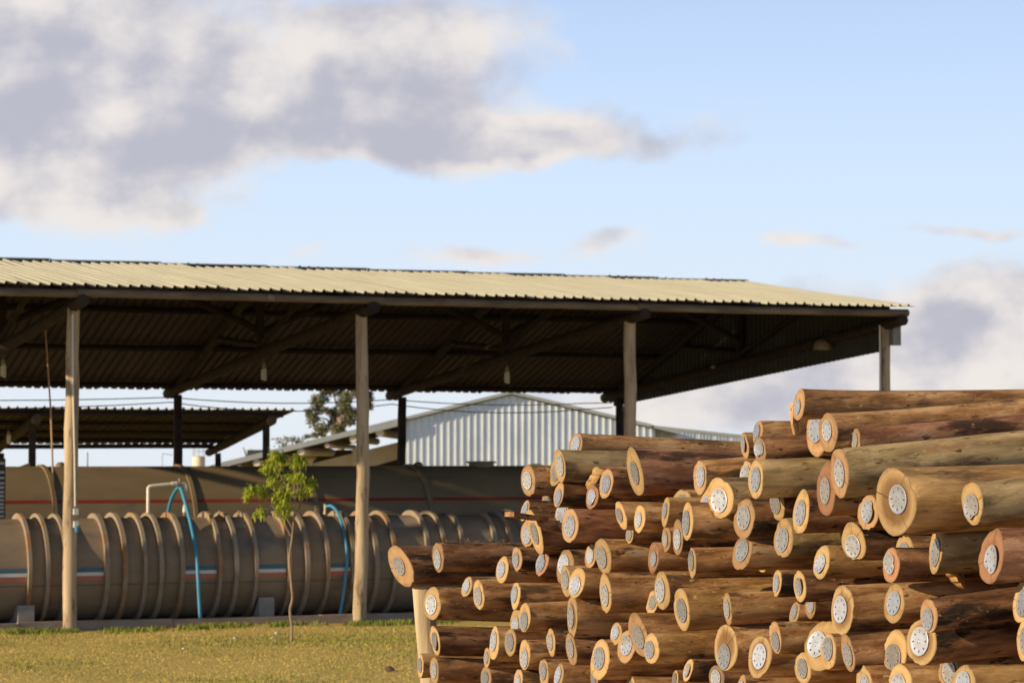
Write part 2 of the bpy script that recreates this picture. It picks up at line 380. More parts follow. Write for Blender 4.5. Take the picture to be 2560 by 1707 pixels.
for i in range(19):
    s = END-(i+1)*SW
    o = put('roof_sheet', rs.choice(fm), shed)
    orient(o, lp(s-.004, EAVE[0]+rs.uniform(-.02, .02), EAVE[1]+rs.uniform(-.004, .008)), X_+Vector((0, 0, .013+rs.uniform(-.004, .004))), Vector((0, RIDGE[0]-EAVE[0], RIDGE[1]-EAVE[1]+rs.uniform(-.02, .02))))
    o = put('roof_sheet', rs.choice(rm), shed)
    orient(o, lp(s-.004, REAR[0]+rs.uniform(-.02, .02), REAR[1]+rs.uniform(-.004, .008)) + Vector((SW, 0, 0)), -X_+Vector((0, 0, .013+rs.uniform(-.003, .003))), Vector((0, RIDGE[0]-REAR[0], RIDGE[1]-REAR[1]+rs.uniform(-.02, .02))))
for i in range(10):
    s = END-(i+1)*2.02; b = MB(); j = rs.uniform(-.006, .006)
    for (a0, z0, a1, z1) in ((45.36, 6.228, 45.5, 6.252), (45.5, 6.252, 45.70, 6.185)):
        b.prism([lp(s-.02, a0, z0+j), lp(s+2.0, a0, z0+.02+j), lp(s+2.0, a1, z1+.02+j), lp(s-.02, a1, z1+j)], (0, 0, -.006))
    b.build('ridge_cap', M['galv2'], shed, smooth=False)
def logpart(name, p0, p1, r0, r1=None, m='beam', parent=shed, seed=0, seg=12, n=7, bend=.02, wob=.02, mats=None, capm=None):
    q = random.Random(seed); p0, p1 = Vector(p0), Vector(p1); r1 = r1 or r0
    bx, by, bz = (q.uniform(-1, 1)*bend for _ in range(3)); pts = []; rr = []
    for i in range(n+1):
        f = i/n; k = math.sin(math.pi*f)
        pts.append(p0.lerp(p1, f)+Vector((bx*k, by*k, bz*k))+Vector((q.uniform(-1, 1), q.uniform(-1, 1), q.uniform(-1, 1)))*(bend*.35 if 0 < i < n else 0))
        rr.append((r0+(r1-r0)*f)*(1+q.uniform(-.03, .03)))
    return MB().tube(pts, rr, seg, 0, True, capm, q, wob).build(name, mats or M[m], parent)
for i, s in enumerate(TR):
    # poles: front row, rear row
    logpart('post', lp(s, 40, -.25), lp(s+(.02 if i else 0), 40, 5.06), .118, .098, 'post', seed=20+i, n=14, bend=.03, wob=.045)
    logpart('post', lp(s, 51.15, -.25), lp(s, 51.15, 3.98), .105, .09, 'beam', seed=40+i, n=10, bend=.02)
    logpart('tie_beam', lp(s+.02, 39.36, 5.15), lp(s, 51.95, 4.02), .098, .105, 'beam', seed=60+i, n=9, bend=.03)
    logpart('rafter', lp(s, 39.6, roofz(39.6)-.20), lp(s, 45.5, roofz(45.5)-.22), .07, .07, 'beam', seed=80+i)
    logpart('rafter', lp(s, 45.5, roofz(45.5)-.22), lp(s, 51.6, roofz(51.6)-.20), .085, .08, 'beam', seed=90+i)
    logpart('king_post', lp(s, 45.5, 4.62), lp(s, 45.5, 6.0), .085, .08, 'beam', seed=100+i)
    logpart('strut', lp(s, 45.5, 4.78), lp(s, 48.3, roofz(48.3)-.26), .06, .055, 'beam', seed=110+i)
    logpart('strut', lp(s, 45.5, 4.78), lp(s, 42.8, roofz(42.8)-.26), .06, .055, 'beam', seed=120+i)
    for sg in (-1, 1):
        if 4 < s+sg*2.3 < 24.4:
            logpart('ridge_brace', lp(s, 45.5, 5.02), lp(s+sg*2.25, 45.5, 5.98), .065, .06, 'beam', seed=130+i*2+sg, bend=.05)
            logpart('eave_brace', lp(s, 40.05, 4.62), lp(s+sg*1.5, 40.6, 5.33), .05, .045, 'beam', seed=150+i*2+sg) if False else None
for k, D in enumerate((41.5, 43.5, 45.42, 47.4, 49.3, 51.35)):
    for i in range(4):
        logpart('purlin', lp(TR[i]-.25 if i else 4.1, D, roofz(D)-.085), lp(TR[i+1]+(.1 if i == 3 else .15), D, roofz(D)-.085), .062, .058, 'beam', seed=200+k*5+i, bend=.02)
for i, (a, z0, b_, z1, dd) in enumerate(((4.05, 5.285, 9.70, 5.265, 0), (9.35, 5.275, 14.45, 5.272, -.02), (14.2, 5.268, 19.30, 5.275, .01), (19.1, 5.27, 24.47, 5.285, -.01))):
    FL = logpart('fascia_log', lp(a, 39.47+dd, z0), lp(b_, 39.47+dd, z1), .072, .066, 'fascia', seed=300+i, n=12, bend=.012)
# gable cladding at both ends
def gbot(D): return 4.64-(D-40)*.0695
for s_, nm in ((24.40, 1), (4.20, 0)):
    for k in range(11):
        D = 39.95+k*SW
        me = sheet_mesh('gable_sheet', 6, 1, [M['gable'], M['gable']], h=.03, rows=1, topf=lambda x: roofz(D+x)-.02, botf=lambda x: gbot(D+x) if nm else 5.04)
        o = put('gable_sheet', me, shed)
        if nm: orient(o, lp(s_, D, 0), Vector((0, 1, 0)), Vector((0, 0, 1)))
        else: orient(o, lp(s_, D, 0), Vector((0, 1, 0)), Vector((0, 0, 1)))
# faded paint marks on the fascia logs
for txt, s, z in (('B)', 12.46, 5.232), ('I U', 21.66, 5.238)):
    o = put('paint_mark', text_mesh(txt, .12, .004, M['paint'], 'LEFT'), shed, lp(s, 39.385, z)); o.rotation_euler = (R(90), 0, 0)

# bulbs, lamps, conduit
def lathe(b, prof, seg=16, m=0, c=Vector((0, 0, 0))):
    i0 = len(b.v); n = len(prof)
    for (r, z) in prof:
        for k in range(seg): f = 6.283185*k/seg; b.v.append((c.x+r*math.cos(f), c.y+r*math.sin(f), c.z+z))
    for j in range(n-1):
        for k in range(seg):
            k2 = (k+1) % seg; b.face((i0+j*seg+k, i0+j*seg+k2, i0+(j+1)*seg+k2, i0+(j+1)*seg+k), m)
    return b
def bulb(s, D, ztop, label):
    r = empty('light_bulb', SP(s, D, ztop), A)
    MB().tube([(0, 0, .0), (0, 0, .16)], .008, 6).build('cord', M['wire'], r)
    lathe(MB(), [(.0, .01), (.022, .005), (.034, -.03), (.04, -.09), (.036, -.10), (0, -.102)], 12).build('socket', M['socket'], r)
    pts = [(.040*math.cos(a*.6), .040*math.sin(a*.6), -.115-.0036*a) for a in range(0, 55)]
    b = MB().tube(pts, .0165, 8); lathe(b, [(.02, -.10), (.022, -.30), (.0, -.325)], 8)
    b.build('glass_coil', M['bulb'], r)
    tag(r, label, 'light bulb', 'bulbs hanging from the shed ties')
for s, nm in ((9.46, 'screw coil light bulb under the tie beam of the post carrying the sockets'), (14.30, 'screw coil light bulb under the tie beam between the bulbed ties'), (19.19, 'screw coil light bulb hanging above the roof hatch of the dark tank')):
    bulb(s, 45.45, 4.44, nm)
r = empty('dome_lamp', SP(24.24, 42.1, 4.93), A); tag(r, 'pale dome shaped lamp on the inside of the gable cladding', 'lamp')
lathe(MB(), [(.0, .0), (.07, -.01), (.13, -.05), (.17, -.12), (.185, -.2), (.175, -.2), (.16, -.12), (.0, -.02)], 20).build('lamp_shade', M['brass'], r)
MB().tube([(0, 0, -.01), (0, 0, .14), (.12, 0, .16)], .014, 8).build('bracket', M['beam'], r)
r = empty('bulkhead_lamp', SP(24.26, 46.5, 4.55), A); tag(r, 'small oval lamp high on the dark gable cladding', 'lamp')
lathe(MB(), [(0, .03), (.09, .02), (.11, 0), (.08, -.04), (0, -.05)], 16).build('lens', M['socket'], r); MB().box(.0, .14, -.03, .03, -.01, .02).build('bracket', M['beam'], r)
r = empty('electrical_conduit', SP(9.42, 39.87, 1.5), A); tag(r, 'cream conduit pipe with two white sockets running down a pole', 'conduit')
MB().tube([(-.03, .0, 3.45), (-.02, -.008, 2.4), (.015, -.015, 1.2), (.03, -.01, .43)], .014, 8).build('pipe', M['pvc'], r)
b = MB().box(.0, .075, -.05, .0, .30, .40).build('socket_box', M['white'], r)
b = MB().box(.005, .075, -.06, .0, .10, .20).build('socket_box', M['white'], r)
lathe(MB(), [(0, .0), (.026, .0), (.032, .03), (.035, .07), (.02, .09), (0, .1)], 12, c=Vector((.05, -.05, .03))).build('plug', M['hose'], r)
r = empty('switch_box', SP(24.45, 39.9, 4.72), A); tag(r, 'grey metal box with white conduit on the corner pole', 'electric box')
MB().box(-.06, .10, -.08, .06, 0, .36).build('box', M['greybox'], r)
MB().tube([(-.31, -.02, .36), (-.30, -.02, -4.5)], .013, 8).build('pipe', M['pvc'], r)
# wires along the rear posts
for k, (dz, sg, lb) in enumerate(((0., .10, 'upper grey cable sagging between the rear posts of the long shed'), (-.10, .17, 'lower grey cable sagging between the rear posts of the long shed'))):
    pts = []
    P_ = [-5, 4.47, 14.25-.1, 19.1-.1, 24.2]
    for a, c in zip(P_[:-1], P_[1:]):
        for i in range(8): f = i/8; pts.append(SP(a+(c-a)*f, 51.33, 3.93+dz-4*sg*f*(1-f)))
    pts.append(SP(24.2, 51.33, 3.9+dz)); b0 = pts[0]
    o = MB().tube([p-b0 for p in pts], .011, 5).build('cable', M['wire'], loc=b0); tag(o, lb, 'cable', 'cables behind the shed')
o = MB().tube([(.0, .08, 0), (.02, .05, 1.6), (-.06, .03, 3.4), (-.17, .0, 4.79)], [.02, .019, .016, .011], 8).build('leaning_rod', M['rod'], loc=SP(9.73, 42.55, .05)); o.rotation_euler.z = A
tag(o, 'thin peeled pole leaning up between the two tanks', 'pole')
# ------------------------------------------------------------------ tanks (local X along the shed)
def cyl_shell(s0, s1, r, seg=64, dome=.25, n=30):
    b = MB(); prof = []
    for k in range(7):
        f = k/6*math.pi/2; prof.append((s0-dome*math.cos(f), max(.02, r*math.sin(f))))
    prof += [(s0+(s1-s0)*i/n, r) for i in range(1, n)]
    for k in range(7):
        f = (6-k)/6*math.pi/2; prof.append((s1+dome*math.cos(f), max(.02, r*math.sin(f))))
    for (x, rr) in prof:
        for k in range(seg): f = 6.283185*k/seg; b.v.append((x, rr*math.cos(f), rr*math.sin(f)))
    for j in range(len(prof)-1):
        for k in range(seg): k2 = (k+1) % seg; b.face((j*seg+k, j*seg+k2, (j+1)*seg+k2, (j+1)*seg+k))
    b.face(range(seg)); b.face(range((len(prof)-1)*seg, len(prof)*seg)); return b
def ring(x, r0, r1, wd, seg=64):
    b = MB()
    for (xx, rr) in ((x-wd/2, r0), (x-wd/2, r1), (x+wd/2, r1), (x+wd/2, r0)):
        for k in range(seg): f = 6.283185*k/seg; b.v.append((xx, rr*math.cos(f), rr*math.sin(f)))
    for j in range(3):
        for k in range(seg): k2 = (k+1) % seg; b.face((j*seg+k, j*seg+k2, (j+1)*seg+k2, (j+1)*seg+k))
    return b
def band(x0, x1, r, a0, a1, n=4, nx=1):       # strip on the near side; angles up from the horizontal, towards -Y
    b = MB()
    for i in range(nx+1):
        for k in range(n+1):
            f = a0+(a1-a0)*k/n; b.v.append((x0+(x1-x0)*i/nx, -r*math.cos(f), r*math.sin(f)))
    for i in range(nx):
        for k in range(n): b.face((i*(n+1)+k, (i+1)*(n+1)+k, (i+1)*(n+1)+k+1, i*(n+1)+k+1))
    return b
FR, FZ, FD = .825, .885, 41.30
ft = empty('pressure_tank', SP(S0, FD, FZ), A); tag(ft, 'low ribbed treatment cylinder with rusty rings and striped paint lines', 'tank')
L_ = lambda s: s-S0
fs = cyl_shell(L_(5.6), L_(19.6), FR).build('shell', M['tankf'], ft)
RS = [6.0, 6.9, 7.2, 7.5, 8.87, 9.16, 9.45, 10.12, 10.41, 10.74, 11.01, 11.36, 11.99, 12.27, 12.61, 13.18, 13.49, 13.85, 14.30, 14.71, 15.04, 15.65, 15.95, 16.29, 16.9, 17.18, 17.46, 18.1, 18.5, 18.9]
rq = random.Random(4)
for s in RS:
    h = .085+rq.uniform(-.008, .008); o = ring(L_(s), FR-.01, FR+h, .055+rq.uniform(0, .02)).build('stiffening_ring', M['rust'], ft, angle=30)
def ang(z): return math.asin(max(-1, min(1, (z-FZ)/FR)))
for a, b_ in ((7.55, 8.83), (9.50, 10.07), (11.41, 11.94), (12.66, 13.13), (13.90, 14.26), (15.10, 15.60)):
    z = .845
    for nm, mm, z0, z1 in (('blue_stripe', 'bluep', z+.028, z+.10), ('white_stripe', 'white', z-.035, z+.022), ('red_stripe', 'salmon', z-.105, z-.05)):
        band(L_(a), L_(b_), FR+.004, ang(z0), ang(z1)).build(nm, M[mm], fs)
for a, b_ in zip(RS[:-1], RS[1:]):
    band(L_(a)+.04, L_(b_)-.04, FR+.002, ang(.655), ang(.668), 1).build('weld_seam', M['seam'], fs)
for s in (8.83, 12.81, 16.8):
    o = MB().box(L_(s)-.13, L_(s)+.13, -.80, .6, -FZ+.05, -FZ+.36 if s < 10 else -FZ+.40).build('saddle', M['concrete'], ft, smooth=False)
for a, b_, t0, t1 in ((11.40, 11.55, .95, 1.3), (12.05, 12.22, .85, 1.25), (12.33, 12.55, .9, 1.35), (9.2, 9.42, .75, 1.2), (15.10, 15.62, .85, 1.25)):
    band(L_(a), L_(b_), FR+.012, t0, t1, 5).build('patch_plate', M['rust'], fs)
for s in (11.99, 12.27, 12.61, 14.30):
    MB().box(L_(s)-.05, L_(s)+.05, -.03, .03, FR+.04, FR+.10).build('lug', M['rust'], fs, smooth=False)

RR, RZ, RD = 1.24, 1.30, 45.0
rt = empty('storage_tank', SP(S0, RD, RZ), A); tag(rt, 'big smooth dark olive tank with one thin red line along its side', 'tank')
rsh = cyl_shell(L_(5.2), L_(22.0), RR, 72, .3).build('shell', M['tankr'], rt)
for s in (10.05, 12.55, 14.80, 17.0, 19.6):
    ring(L_(s), RR-.01, RR+.035, .07, 72).build('weld_band', M['tankr'], rt, angle=30)
for a, b_ in ((5.6, 9.98), (10.12, 12.48), (12.62, 14.73), (14.87, 16.93), (17.07, 19.53), (19.67, 21.9)):
    z = 1.925-RZ; f0, f1 = math.asin((z-.02)/RR), math.asin((z+.035)/RR)
    band(L_(a), L_(b_), RR+.004, f0, f1, 3, 6).build('red_stripe', M['red'], rsh)
b = MB(); lathe(b, [(.24, -.12), (.24, .05), (.29, .05), (.29, .085), (0, .09)], 24, c=Vector((L_(18.47), 0, RR))); b.build('hatch', M['tankr'], rt)
for s in (10.40, 17.19):
    b = MB(); lathe(b, [(.09, -.1), (.09, .03), (.05, .07), (0, .08)], 14, c=Vector((L_(s), 0, RR))); b.build('vent_cap', M['tankr'], rsh)
MB().prism([(L_(9.62), -.05, RR-.02), (L_(9.85), -.05, RR-.02), (L_(9.84), -.05, RR+.06)], (0, .1, 0)).build('lug', M['tankr'], rsh, smooth=False)
for s in (7.5, 11.3, 15.5, 20):
    MB().box(L_(s)-.2, L_(s)+.2, -.85, .85, -RZ+.05, -RZ+.5).build('saddle', M['concrete'], rt, smooth=False)

# gauge board with litre marks
gb = empty('gauge_board', SP(8.60, 42.5, .05), A); tag(gb, 'black level gauge board with pale litre numbers beside the dark tank', 'gauge board')
gbo = MB().box(-.55, .30, 0, .03, .75, 2.63).build('board', M['black'], gb, smooth=False)
for x in (-.4, .2): MB().box(x-.04, x+.04, .035, .10, 0, 2.4).build('leg', M['black'], gb, smooth=False)
for k, ypx in enumerate((1156, 1179, 1193, 1206, 1217, 1228, 1238, 1248, 1258, 1267, 1277, 1288, 1299)):
    z = EYE-(ypx+4-1140)/FPX*42.6-.05
    o = put('litre_mark', text_mesh(str(20000-1000*k), .062, .003, M['white']), gbo, (.28, -.004, z)); o.rotation_euler = (R(90), 0, 0); o.scale = (1.25, .85, 1)

# pvc pipe with valve, hoses
pv = empty('filler_pipe', SP(11.01, 41.30, 1.69), A); tag(pv, 'cream plastic pipe bent over the ribbed tank with a valve', 'pipe')
MB().tube([(0, 0, 0), (0, 0, .51), (.02, 0, .53), (.05, 0, .54), (.42, 0, .575)], .027, 10).build('pipe', M['pvc'], pv)
MB().tube([(.40, 0, .573), (.49, 0, .58)], .037, 10).build('coupling', M['pvc'], pv)
MB().tube([(.49, 0, .58), (.57, 0, .585)], .032, 10).build('valve', M['brass'], pv)
MB().tube([(.53, 0, .58), (.53, 0, .66)], .016, 8).build('valve_stem', M['brass'], pv)
MB().tube([(.56, 0, .585), (.62, 0, .58), (.64, 0, .55), (.64, 0, .45)], .03, 10).build('elbow', M['pvc'], pv)
MB().tube([(.62, 0, -.0), (.62, 0, .1)], .026, 8).build('stub', M['rust'], pv)
MB().tube([(.62, 0, .1), (.62, 0, .17), (.63, 0, .24)], [.034, .03, .02], 8).build('cap', M['white'], pv)
def smoothpts(p, n=6):
    p = [Vector(q) for q in p]; out = []
    for i in range(len(p)-1):
        a, b, c, d = p[max(i-1, 0)], p[i], p[i+1], p[min(i+2, len(p)-1)]
        for k in range(n):
            t = k/n; out.append(.5*((2*b)+(c-a)*t+(2*a-5*b+4*c-d)*t*t+(3*b-a-3*c+d)*t**3))
    return out+[p[-1]]
def hose(pts, r, label):
    P = smoothpts([SP(*q) for q in pts]); b0 = Vector((P[-1].x, P[-1].y, P[-1].z))
    o = MB().tube([p-b0 for p in P], r, 12).build('hose', M['hose'], loc=b0); tag(o, label, 'hose', 'blue hoses on the ribbed tank')
hose([(11.50, 42.20, 1.30), (11.55, 42.05, 1.75), (11.55, 41.75, 2.05), (11.55, 41.32, 2.20), (11.56, 41.05, 2.0), (11.585, 40.75, 1.60), (11.585, 40.42, 1.15), (11.59, 40.33, .75), (11.605, 40.30, .35), (11.62, 40.27, .06)], .030, 'blue hose looped over the cream pipe and down the ribbed tank')
hose([(14.10, 41.28, 1.86), (14.15, 41.16, 1.88), (14.2, 40.95, 1.76), (14.2, 40.62, 1.42), (14.17, 40.40, 1.05), (14.12, 40.36, .65), (14.05, 40.30, .3), (13.98, 40.26, .06)], .026, 'blue hose dropping from the upright brass fitting on the ribbed tank')
o = MB().tube([(0, 0, 0), (0, 0, .07), (0, 0, .1), (0, 0, .21)], [.036, .03, .022, .024], 10).build('hose_fitting', M['brass'], loc=SP(14.09, 41.30, 1.70)); tag(o, 'upright dull brass fitting on top of the ribbed tank', 'fitting')

# ------------------------------------------------------------------ second shed behind
s2 = frame('rear_shed', 12.5, 63.2); tag(s2, 'smaller open shed with ribbed roof behind the long shed', 'shed')
def l2(s, D, z): return Vector((s-12.5, D-63.2, z))
F2, B2 = (60.0, 3.84), (66.6, 3.04)
l2len = math.hypot(B2[0]-F2[0], F2[1]-B2[1])
P2 = .212; me2 = sheet_mesh('roof_sheet', 5, l2len, [M['sheet'], M['sheet_under']], h=.05, pit=P2)
for i in range(15):
    s = 19.72-(i+1)*5*P2; o = put('roof_sheet', me2, s2)
    orient(o, l2(s+5*P2, B2[0]+rs.uniform(-.03, .03), B2[1]+rs.uniform(0, .01)), -X_+Vector((0, 0, rs.uniform(.004, .014))), Vector((0, F2[0]-B2[0], F2[1]-B2[1])))
def z2(D): return F2[1]+(D-F2[0])*(B2[1]-F2[1])/(B2[0]-F2[0])
for k, D in enumerate((60.25, 62.0, 63.6, 65.2, 66.3)):
    logpart('purlin', l2(4, D, z2(D)-.085), l2(19.45, D, z2(D)-.085), .065, .06, 'beam', s2, 400+k)
for k, s in enumerate((7.4, 13.3, 19.1)):
    logpart('post', l2(s, 60.5, -.2), l2(s, 60.5, 3.52), .10, .09, 'beam', s2, 420+k); logpart('post', l2(s+.4, 66, -.2), l2(s+.4, 66, 2.8), .085, .08, 'beam', s2, 430+k)
    logpart('rafter', l2(s, 60.0, 3.60), l2(s+.35, 66.7, 2.82), .12, .105, 'beam', s2, 440+k)
bulb(13.05, 62.0, 3.34, 'small screw light bulb under the smaller rear shed roof')

# ------------------------------------------------------------------ gabled metal warehouse
WY = 95.0; wh = empty('warehouse', (0, WY, 0)); tag(wh, 'gabled warehouse with silver ribbed cladding and an open left bay', 'warehouse')
kx = FPX/WY
def wx(px, Y=WY): return (px-1280)/FPX*Y
def wz(py, Y=WY): return EYE+(1140-py)/FPX*Y
AP = (wx(1278), wz(981)); SLP = (wz(981)-wz(1160))/(wx(1278)-wx(555)); SLR = (wz(981)-wz(1063))/(wx(1622)-wx(1278))
def wroof(x): return AP[1]-(AP[0]-x)*SLP if x < AP[0] else AP[1]-(x-AP[0])*SLR
WP = .25
x = wx(1014)
while x < wx(1626)-.05:
    n = min(4, max(1, int(round((wx(1626)-x)/WP)))); x0 = x
    me = sheet_mesh('cladding_sheet', n, 1, [M['galv'], M['galv2']], h=.055, pit=WP, rows=1, topf=lambda q: wroof(x0+q)-.10, botf=lambda q: 0.)
    o = put('cladding_sheet', me, wh); orient(o, Vector((x0, rs.uniform(-.01, .01), 0)), X_, Vector((0, 0, 1))); x += n*WP
# roof: two slopes with thickness, overhanging the gable
xl = wx(480); xr = wx(1700)
xc = wx(1013)
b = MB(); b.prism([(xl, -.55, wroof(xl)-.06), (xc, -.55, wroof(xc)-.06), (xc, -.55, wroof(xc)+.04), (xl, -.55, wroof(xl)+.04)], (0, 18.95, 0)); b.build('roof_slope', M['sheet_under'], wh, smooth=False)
b = MB(); b.prism([(xc, -.35, wroof(xc)-.06), (AP[0], -.35, AP[1]-.06), (AP[0], -.35, AP[1]+.04), (xc, -.35, wroof(xc)+.04)], (0, 18.75, 0)); b.build('roof_slope', M['galv2'], wh, smooth=False)
b = MB(); b.prism([(AP[0], -.35, AP[1]-.06), (xr, -.35, wroof(xr)-.06), (xr, -.35, wroof(xr)+.04), (AP[0], -.35, AP[1]+.04)], (0, 18.75, 0)); b.build('roof_slope', M['galv2'], wh, smooth=False)
# verge flashing on the open left bay and above the cladding
b = MB(); a0, a1 = wx(540), wx(900); b.prism([(a0, -.61, wroof(a0)-.14), (a1, -.61, wroof(a1)-.14), (a1, -.61, wroof(a1)+.06), (a0, -.61, wroof(a0)+.06)], (0, .05, 0)); b.build('verge_flashing', M['galv2'], wh, smooth=False)
b = MB(); a0, a1 = wx(901), wx(1014); b.prism([(a0, -.61, wroof(a0)-.22), (a1, -.61, wroof(a1)-.22), (a1, -.61, wroof(a1)+.06), (a0, -.61, wroof(a0)+.06)], (0, .05, 0)); b.build('verge_flashing', M['galv2'], wh, smooth=False)
b = MB(); a0, a1 = wx(1014.5), AP[0]; b.prism([(a0, -.41, wroof(a0)-.06), (a1, -.41, wroof(a1)-.06), (a1, -.41, wroof(a1)+.06), (a0, -.41, wroof(a0)+.06)], (0, .05, 0)); b.build('verge_flashing', M['galv2'], wh, smooth=False)
b = MB(); a0, a1 = AP[0], wx(1626); b.prism([(a0, -.41, wroof(a0)-.06), (a1, -.41, wroof(a1)-.06), (a1, -.41, wroof(a1)+.06), (a0, -.41, wroof(a0)+.06)], (0, .05, 0)); b.build('verge_flashing', M['galv2'], wh, smooth=False)
for px in (520, 602, 645, 700, 755, 820, 885, 950):
    x = wx(px); z = wroof(x)-.28; r_ = .15 if px not in (602, 820) else .10
    b = MB().tube([(x, -.45, z), (x, -.37, z), (x, 16, z)], [r_*.85, r_, r_], 12).build('purlin', M['cream'], wh)
# portal rafter and columns inside the open bay
b = MB(); a0, a1 = wx(640), wx(1016); b.prism([(a0, 3.0, wroof(a0)-1.62), (a1, 3.0, wroof(a1)-1.38), (a1, 3.0, wroof(a1)-.75), (a0, 3.0, wroof(a0)-.75)], (0, .3, 0)); b.build('portal_rafter', M['cream'], wh, smooth=False)
for px in (762, 877):
    x = wx(px); MB().box(x-.1, x+.1, 2.6, 2.9, 0, wroof(x)-.6).build('column', M['cream'], wh, smooth=False)
MB().box(wx(500), wx(1600), 17, 17.2, 0, 3).build('back_wall', M['gable'], wh, smooth=False)
# lower wing
wg = empty('warehouse_wing', (wx(1622, 97), 97, 0)); tag(wg, 'low silver clad wing running on from the gabled warehouse', 'building')
x0w = wx(1620, 97); zt = lambda x: wz(1065, 97)+(x)*((wz(1092, 97)-wz(1065, 97))/(wx(1875, 97)-x0w))
for k in range(9):
    xa = k*5*.124*1.0
    me = sheet_mesh('cladding_sheet', 4, 1, [M['galv'], M['galv2']], h=.045, pit=.124, rows=1, topf=lambda q: zt(xa+q), botf=lambda q: 0.)
    o = put('cladding_sheet', me, wg); orient(o, Vector((xa, 0, 0)), X_, Vector((0, 0, 1)))
    MB().prism([(xa+4*.124, .0, 0), (xa+5*.124-.003, .0, 0), (xa+5*.124-.003, .0, zt(xa+.6)), (xa+4*.124, .0, zt(xa+.5))], (0, .02, 0)).build('flat_panel', M['galv'], wg, smooth=False)
b = MB().prism([(-.05, -.1, zt(0)-.06), (5.8, -.1, zt(5.8)-.06), (5.8, -.1, zt(5.8)+.05), (-.05, -.1, zt(0)+.05)], (0, 12, 0)).build('roof_slope', M['galv2'], wg, smooth=False)

# ------------------------------------------------------------------ distant things
wtower = empty('water_tank', (wx(498, 170), 170, gz(0, 170))); tag(wtower, 'pale cylindrical water tank with a railing far beyond the tanks', 'water tank')
zt_ = wz(1141, 170)-gz(0, 170)
lathe(MB(), [(.0, 0), (.42, 0), (.42, zt_), (.36, zt_+.02), (0, zt_+.05)], 20).build('tank_body', M['cream'], wtower)
b = MB()
for k in range(8): f = k*.785; b.tube([(.4*math.cos(f), .4*math.sin(f), zt_), (.4*math.cos(f), .4*math.sin(f), zt_+.8)], .015, 4)
for z in (.35, .75): b.tube([(.4*math.cos(k*.4), .4*math.sin(k*.4), zt_+z) for k in range(17)], .015, 4)
b.build('railing', M['galv2'], wtower)
o = MB().tube([(0, 0, 0), (0, 0, wz(1131, 140)+.1)], [.05, .03], 6).build('utility_pole', M['wire'], loc=(wx(220, 140), 140, gz(0, 140))); tag(o, 'thin grey pole standing far beyond the dark tank', 'pole')
o = MB().tube([(0, 0, 0), (0, 0, wz(1135, 150)+.2), (.02, 0, wz(1134, 150)+.2), (.62, 0, wz(1138, 150)+.2)], .02, 5).build('lamp_mast', M['galv2'], loc=(wx(407, 150), 150, gz(0, 150))); tag(o, 'slim far mast with one short side arm', 'mast')

def leafcloud(b, c, rad, n, size, q, droop=.6, long=2.6):
    for _ in range(n):
        d = Vector((q.gauss(0, 1), q.gauss(0, 1), q.gauss(0, 1))).normalized()*(q.random()**.45)
        p = Vector(c)+Vector((d.x*rad[0], d.y*rad[1], d.z*rad[2]))
        ax = Vector((q.gauss(0, 1), q.gauss(0, 1), q.gauss(0, .5)-droop)).normalized(); sd = ax.cross(Vector((q.gauss(0, 1), q.gauss(0, 1), q.gauss(0, 1)))).normalized()
        L = size*(.6+.8*q.random()); wv = L/long*.5; nn = ax.cross(sd)*wv*.35; i = len(b.v)
        b.v += [tuple(p), tuple(p+ax*L*.5+sd*wv+nn), tuple(p+ax*L), tuple(p+ax*L*.5-sd*wv+nn)]; b.face((i, i+1, i+2)); b.face((i, i+2, i+3))
def far_tree(name, Y, base, trunk, clumps, size, dens, label, seed, m='euc'):
    q = random.Random(seed); root = empty(name, (wx(base, Y), Y, gz(0, Y))); tag(root, label, 'tree'); g0 = gz(0, Y); bx = wx(base, Y)
    b = MB(); cen = []
    for (px, py, rx, ry) in clumps: cen.append((Vector((wx(px, Y)-bx, q.uniform(-.6, .6), wz(py, Y)-g0)), rx/FPX*Y, ry/FPX*Y))
    tb = MB(); top = Vector((wx(trunk[0], Y)-bx, 0, wz(trunk[1], Y)-g0))
    tb.tube([(0, 0, -.3), top*.5+Vector((.1, 0, 0)), top], [.28, .2, .12], 8)
    for (c, rx, rz) in cen:
        tb.tube([top*.8, top.lerp(c, .5)+Vector((0, 0, -.15)), c], [.08, .05, .02], 6)
        leafcloud(b, c, (rx, rx, rz), int(dens*rx*rz), size, q)
        for _ in range(5):
            d = Vector((q.uniform(-1, 1)*rx, q.uniform(-1, 1)*rx, q.uniform(-1, 1)*rz)); leafcloud(b, c+d, (rx*.35, rx*.35, rz*.35), int(dens*rx*rz*.22), size, q)
    tb.build('trunk', M['bark_s'], root); b.build('crown', M[m], root, smooth=False)
far_tree('eucalyptus_tree', 130, 850, (850, 1040), [(795, 1002, 20, 26), (784, 1040, 17, 28), (803, 1068, 17, 20), (836, 1035, 17, 24), (862, 1002, 20, 26), (880, 1038, 16, 26), (922, 1000, 11, 24), (843, 1075, 22, 15), (895, 970, 24, 24), (830, 965, 26, 24)], .2, 1500, 'grey green eucalyptus tree rising behind the sloping warehouse roof', 9)
far_tree('low_tree', 140, 720, (720, 1120), [(705, 1105, 16, 12), (735, 1098, 18, 10), (770, 1090, 14, 9)], .2, 560, 'low bushy treetop just above the open bay roof edge', 12)
far_tree('bare_sapling', 120, 620, (622, 1140), [(612, 1118, 6, 9), (628, 1122, 6, 8)], .1, 60, 'sparse nearly bare treetop behind the sloping warehouse roof', 14)

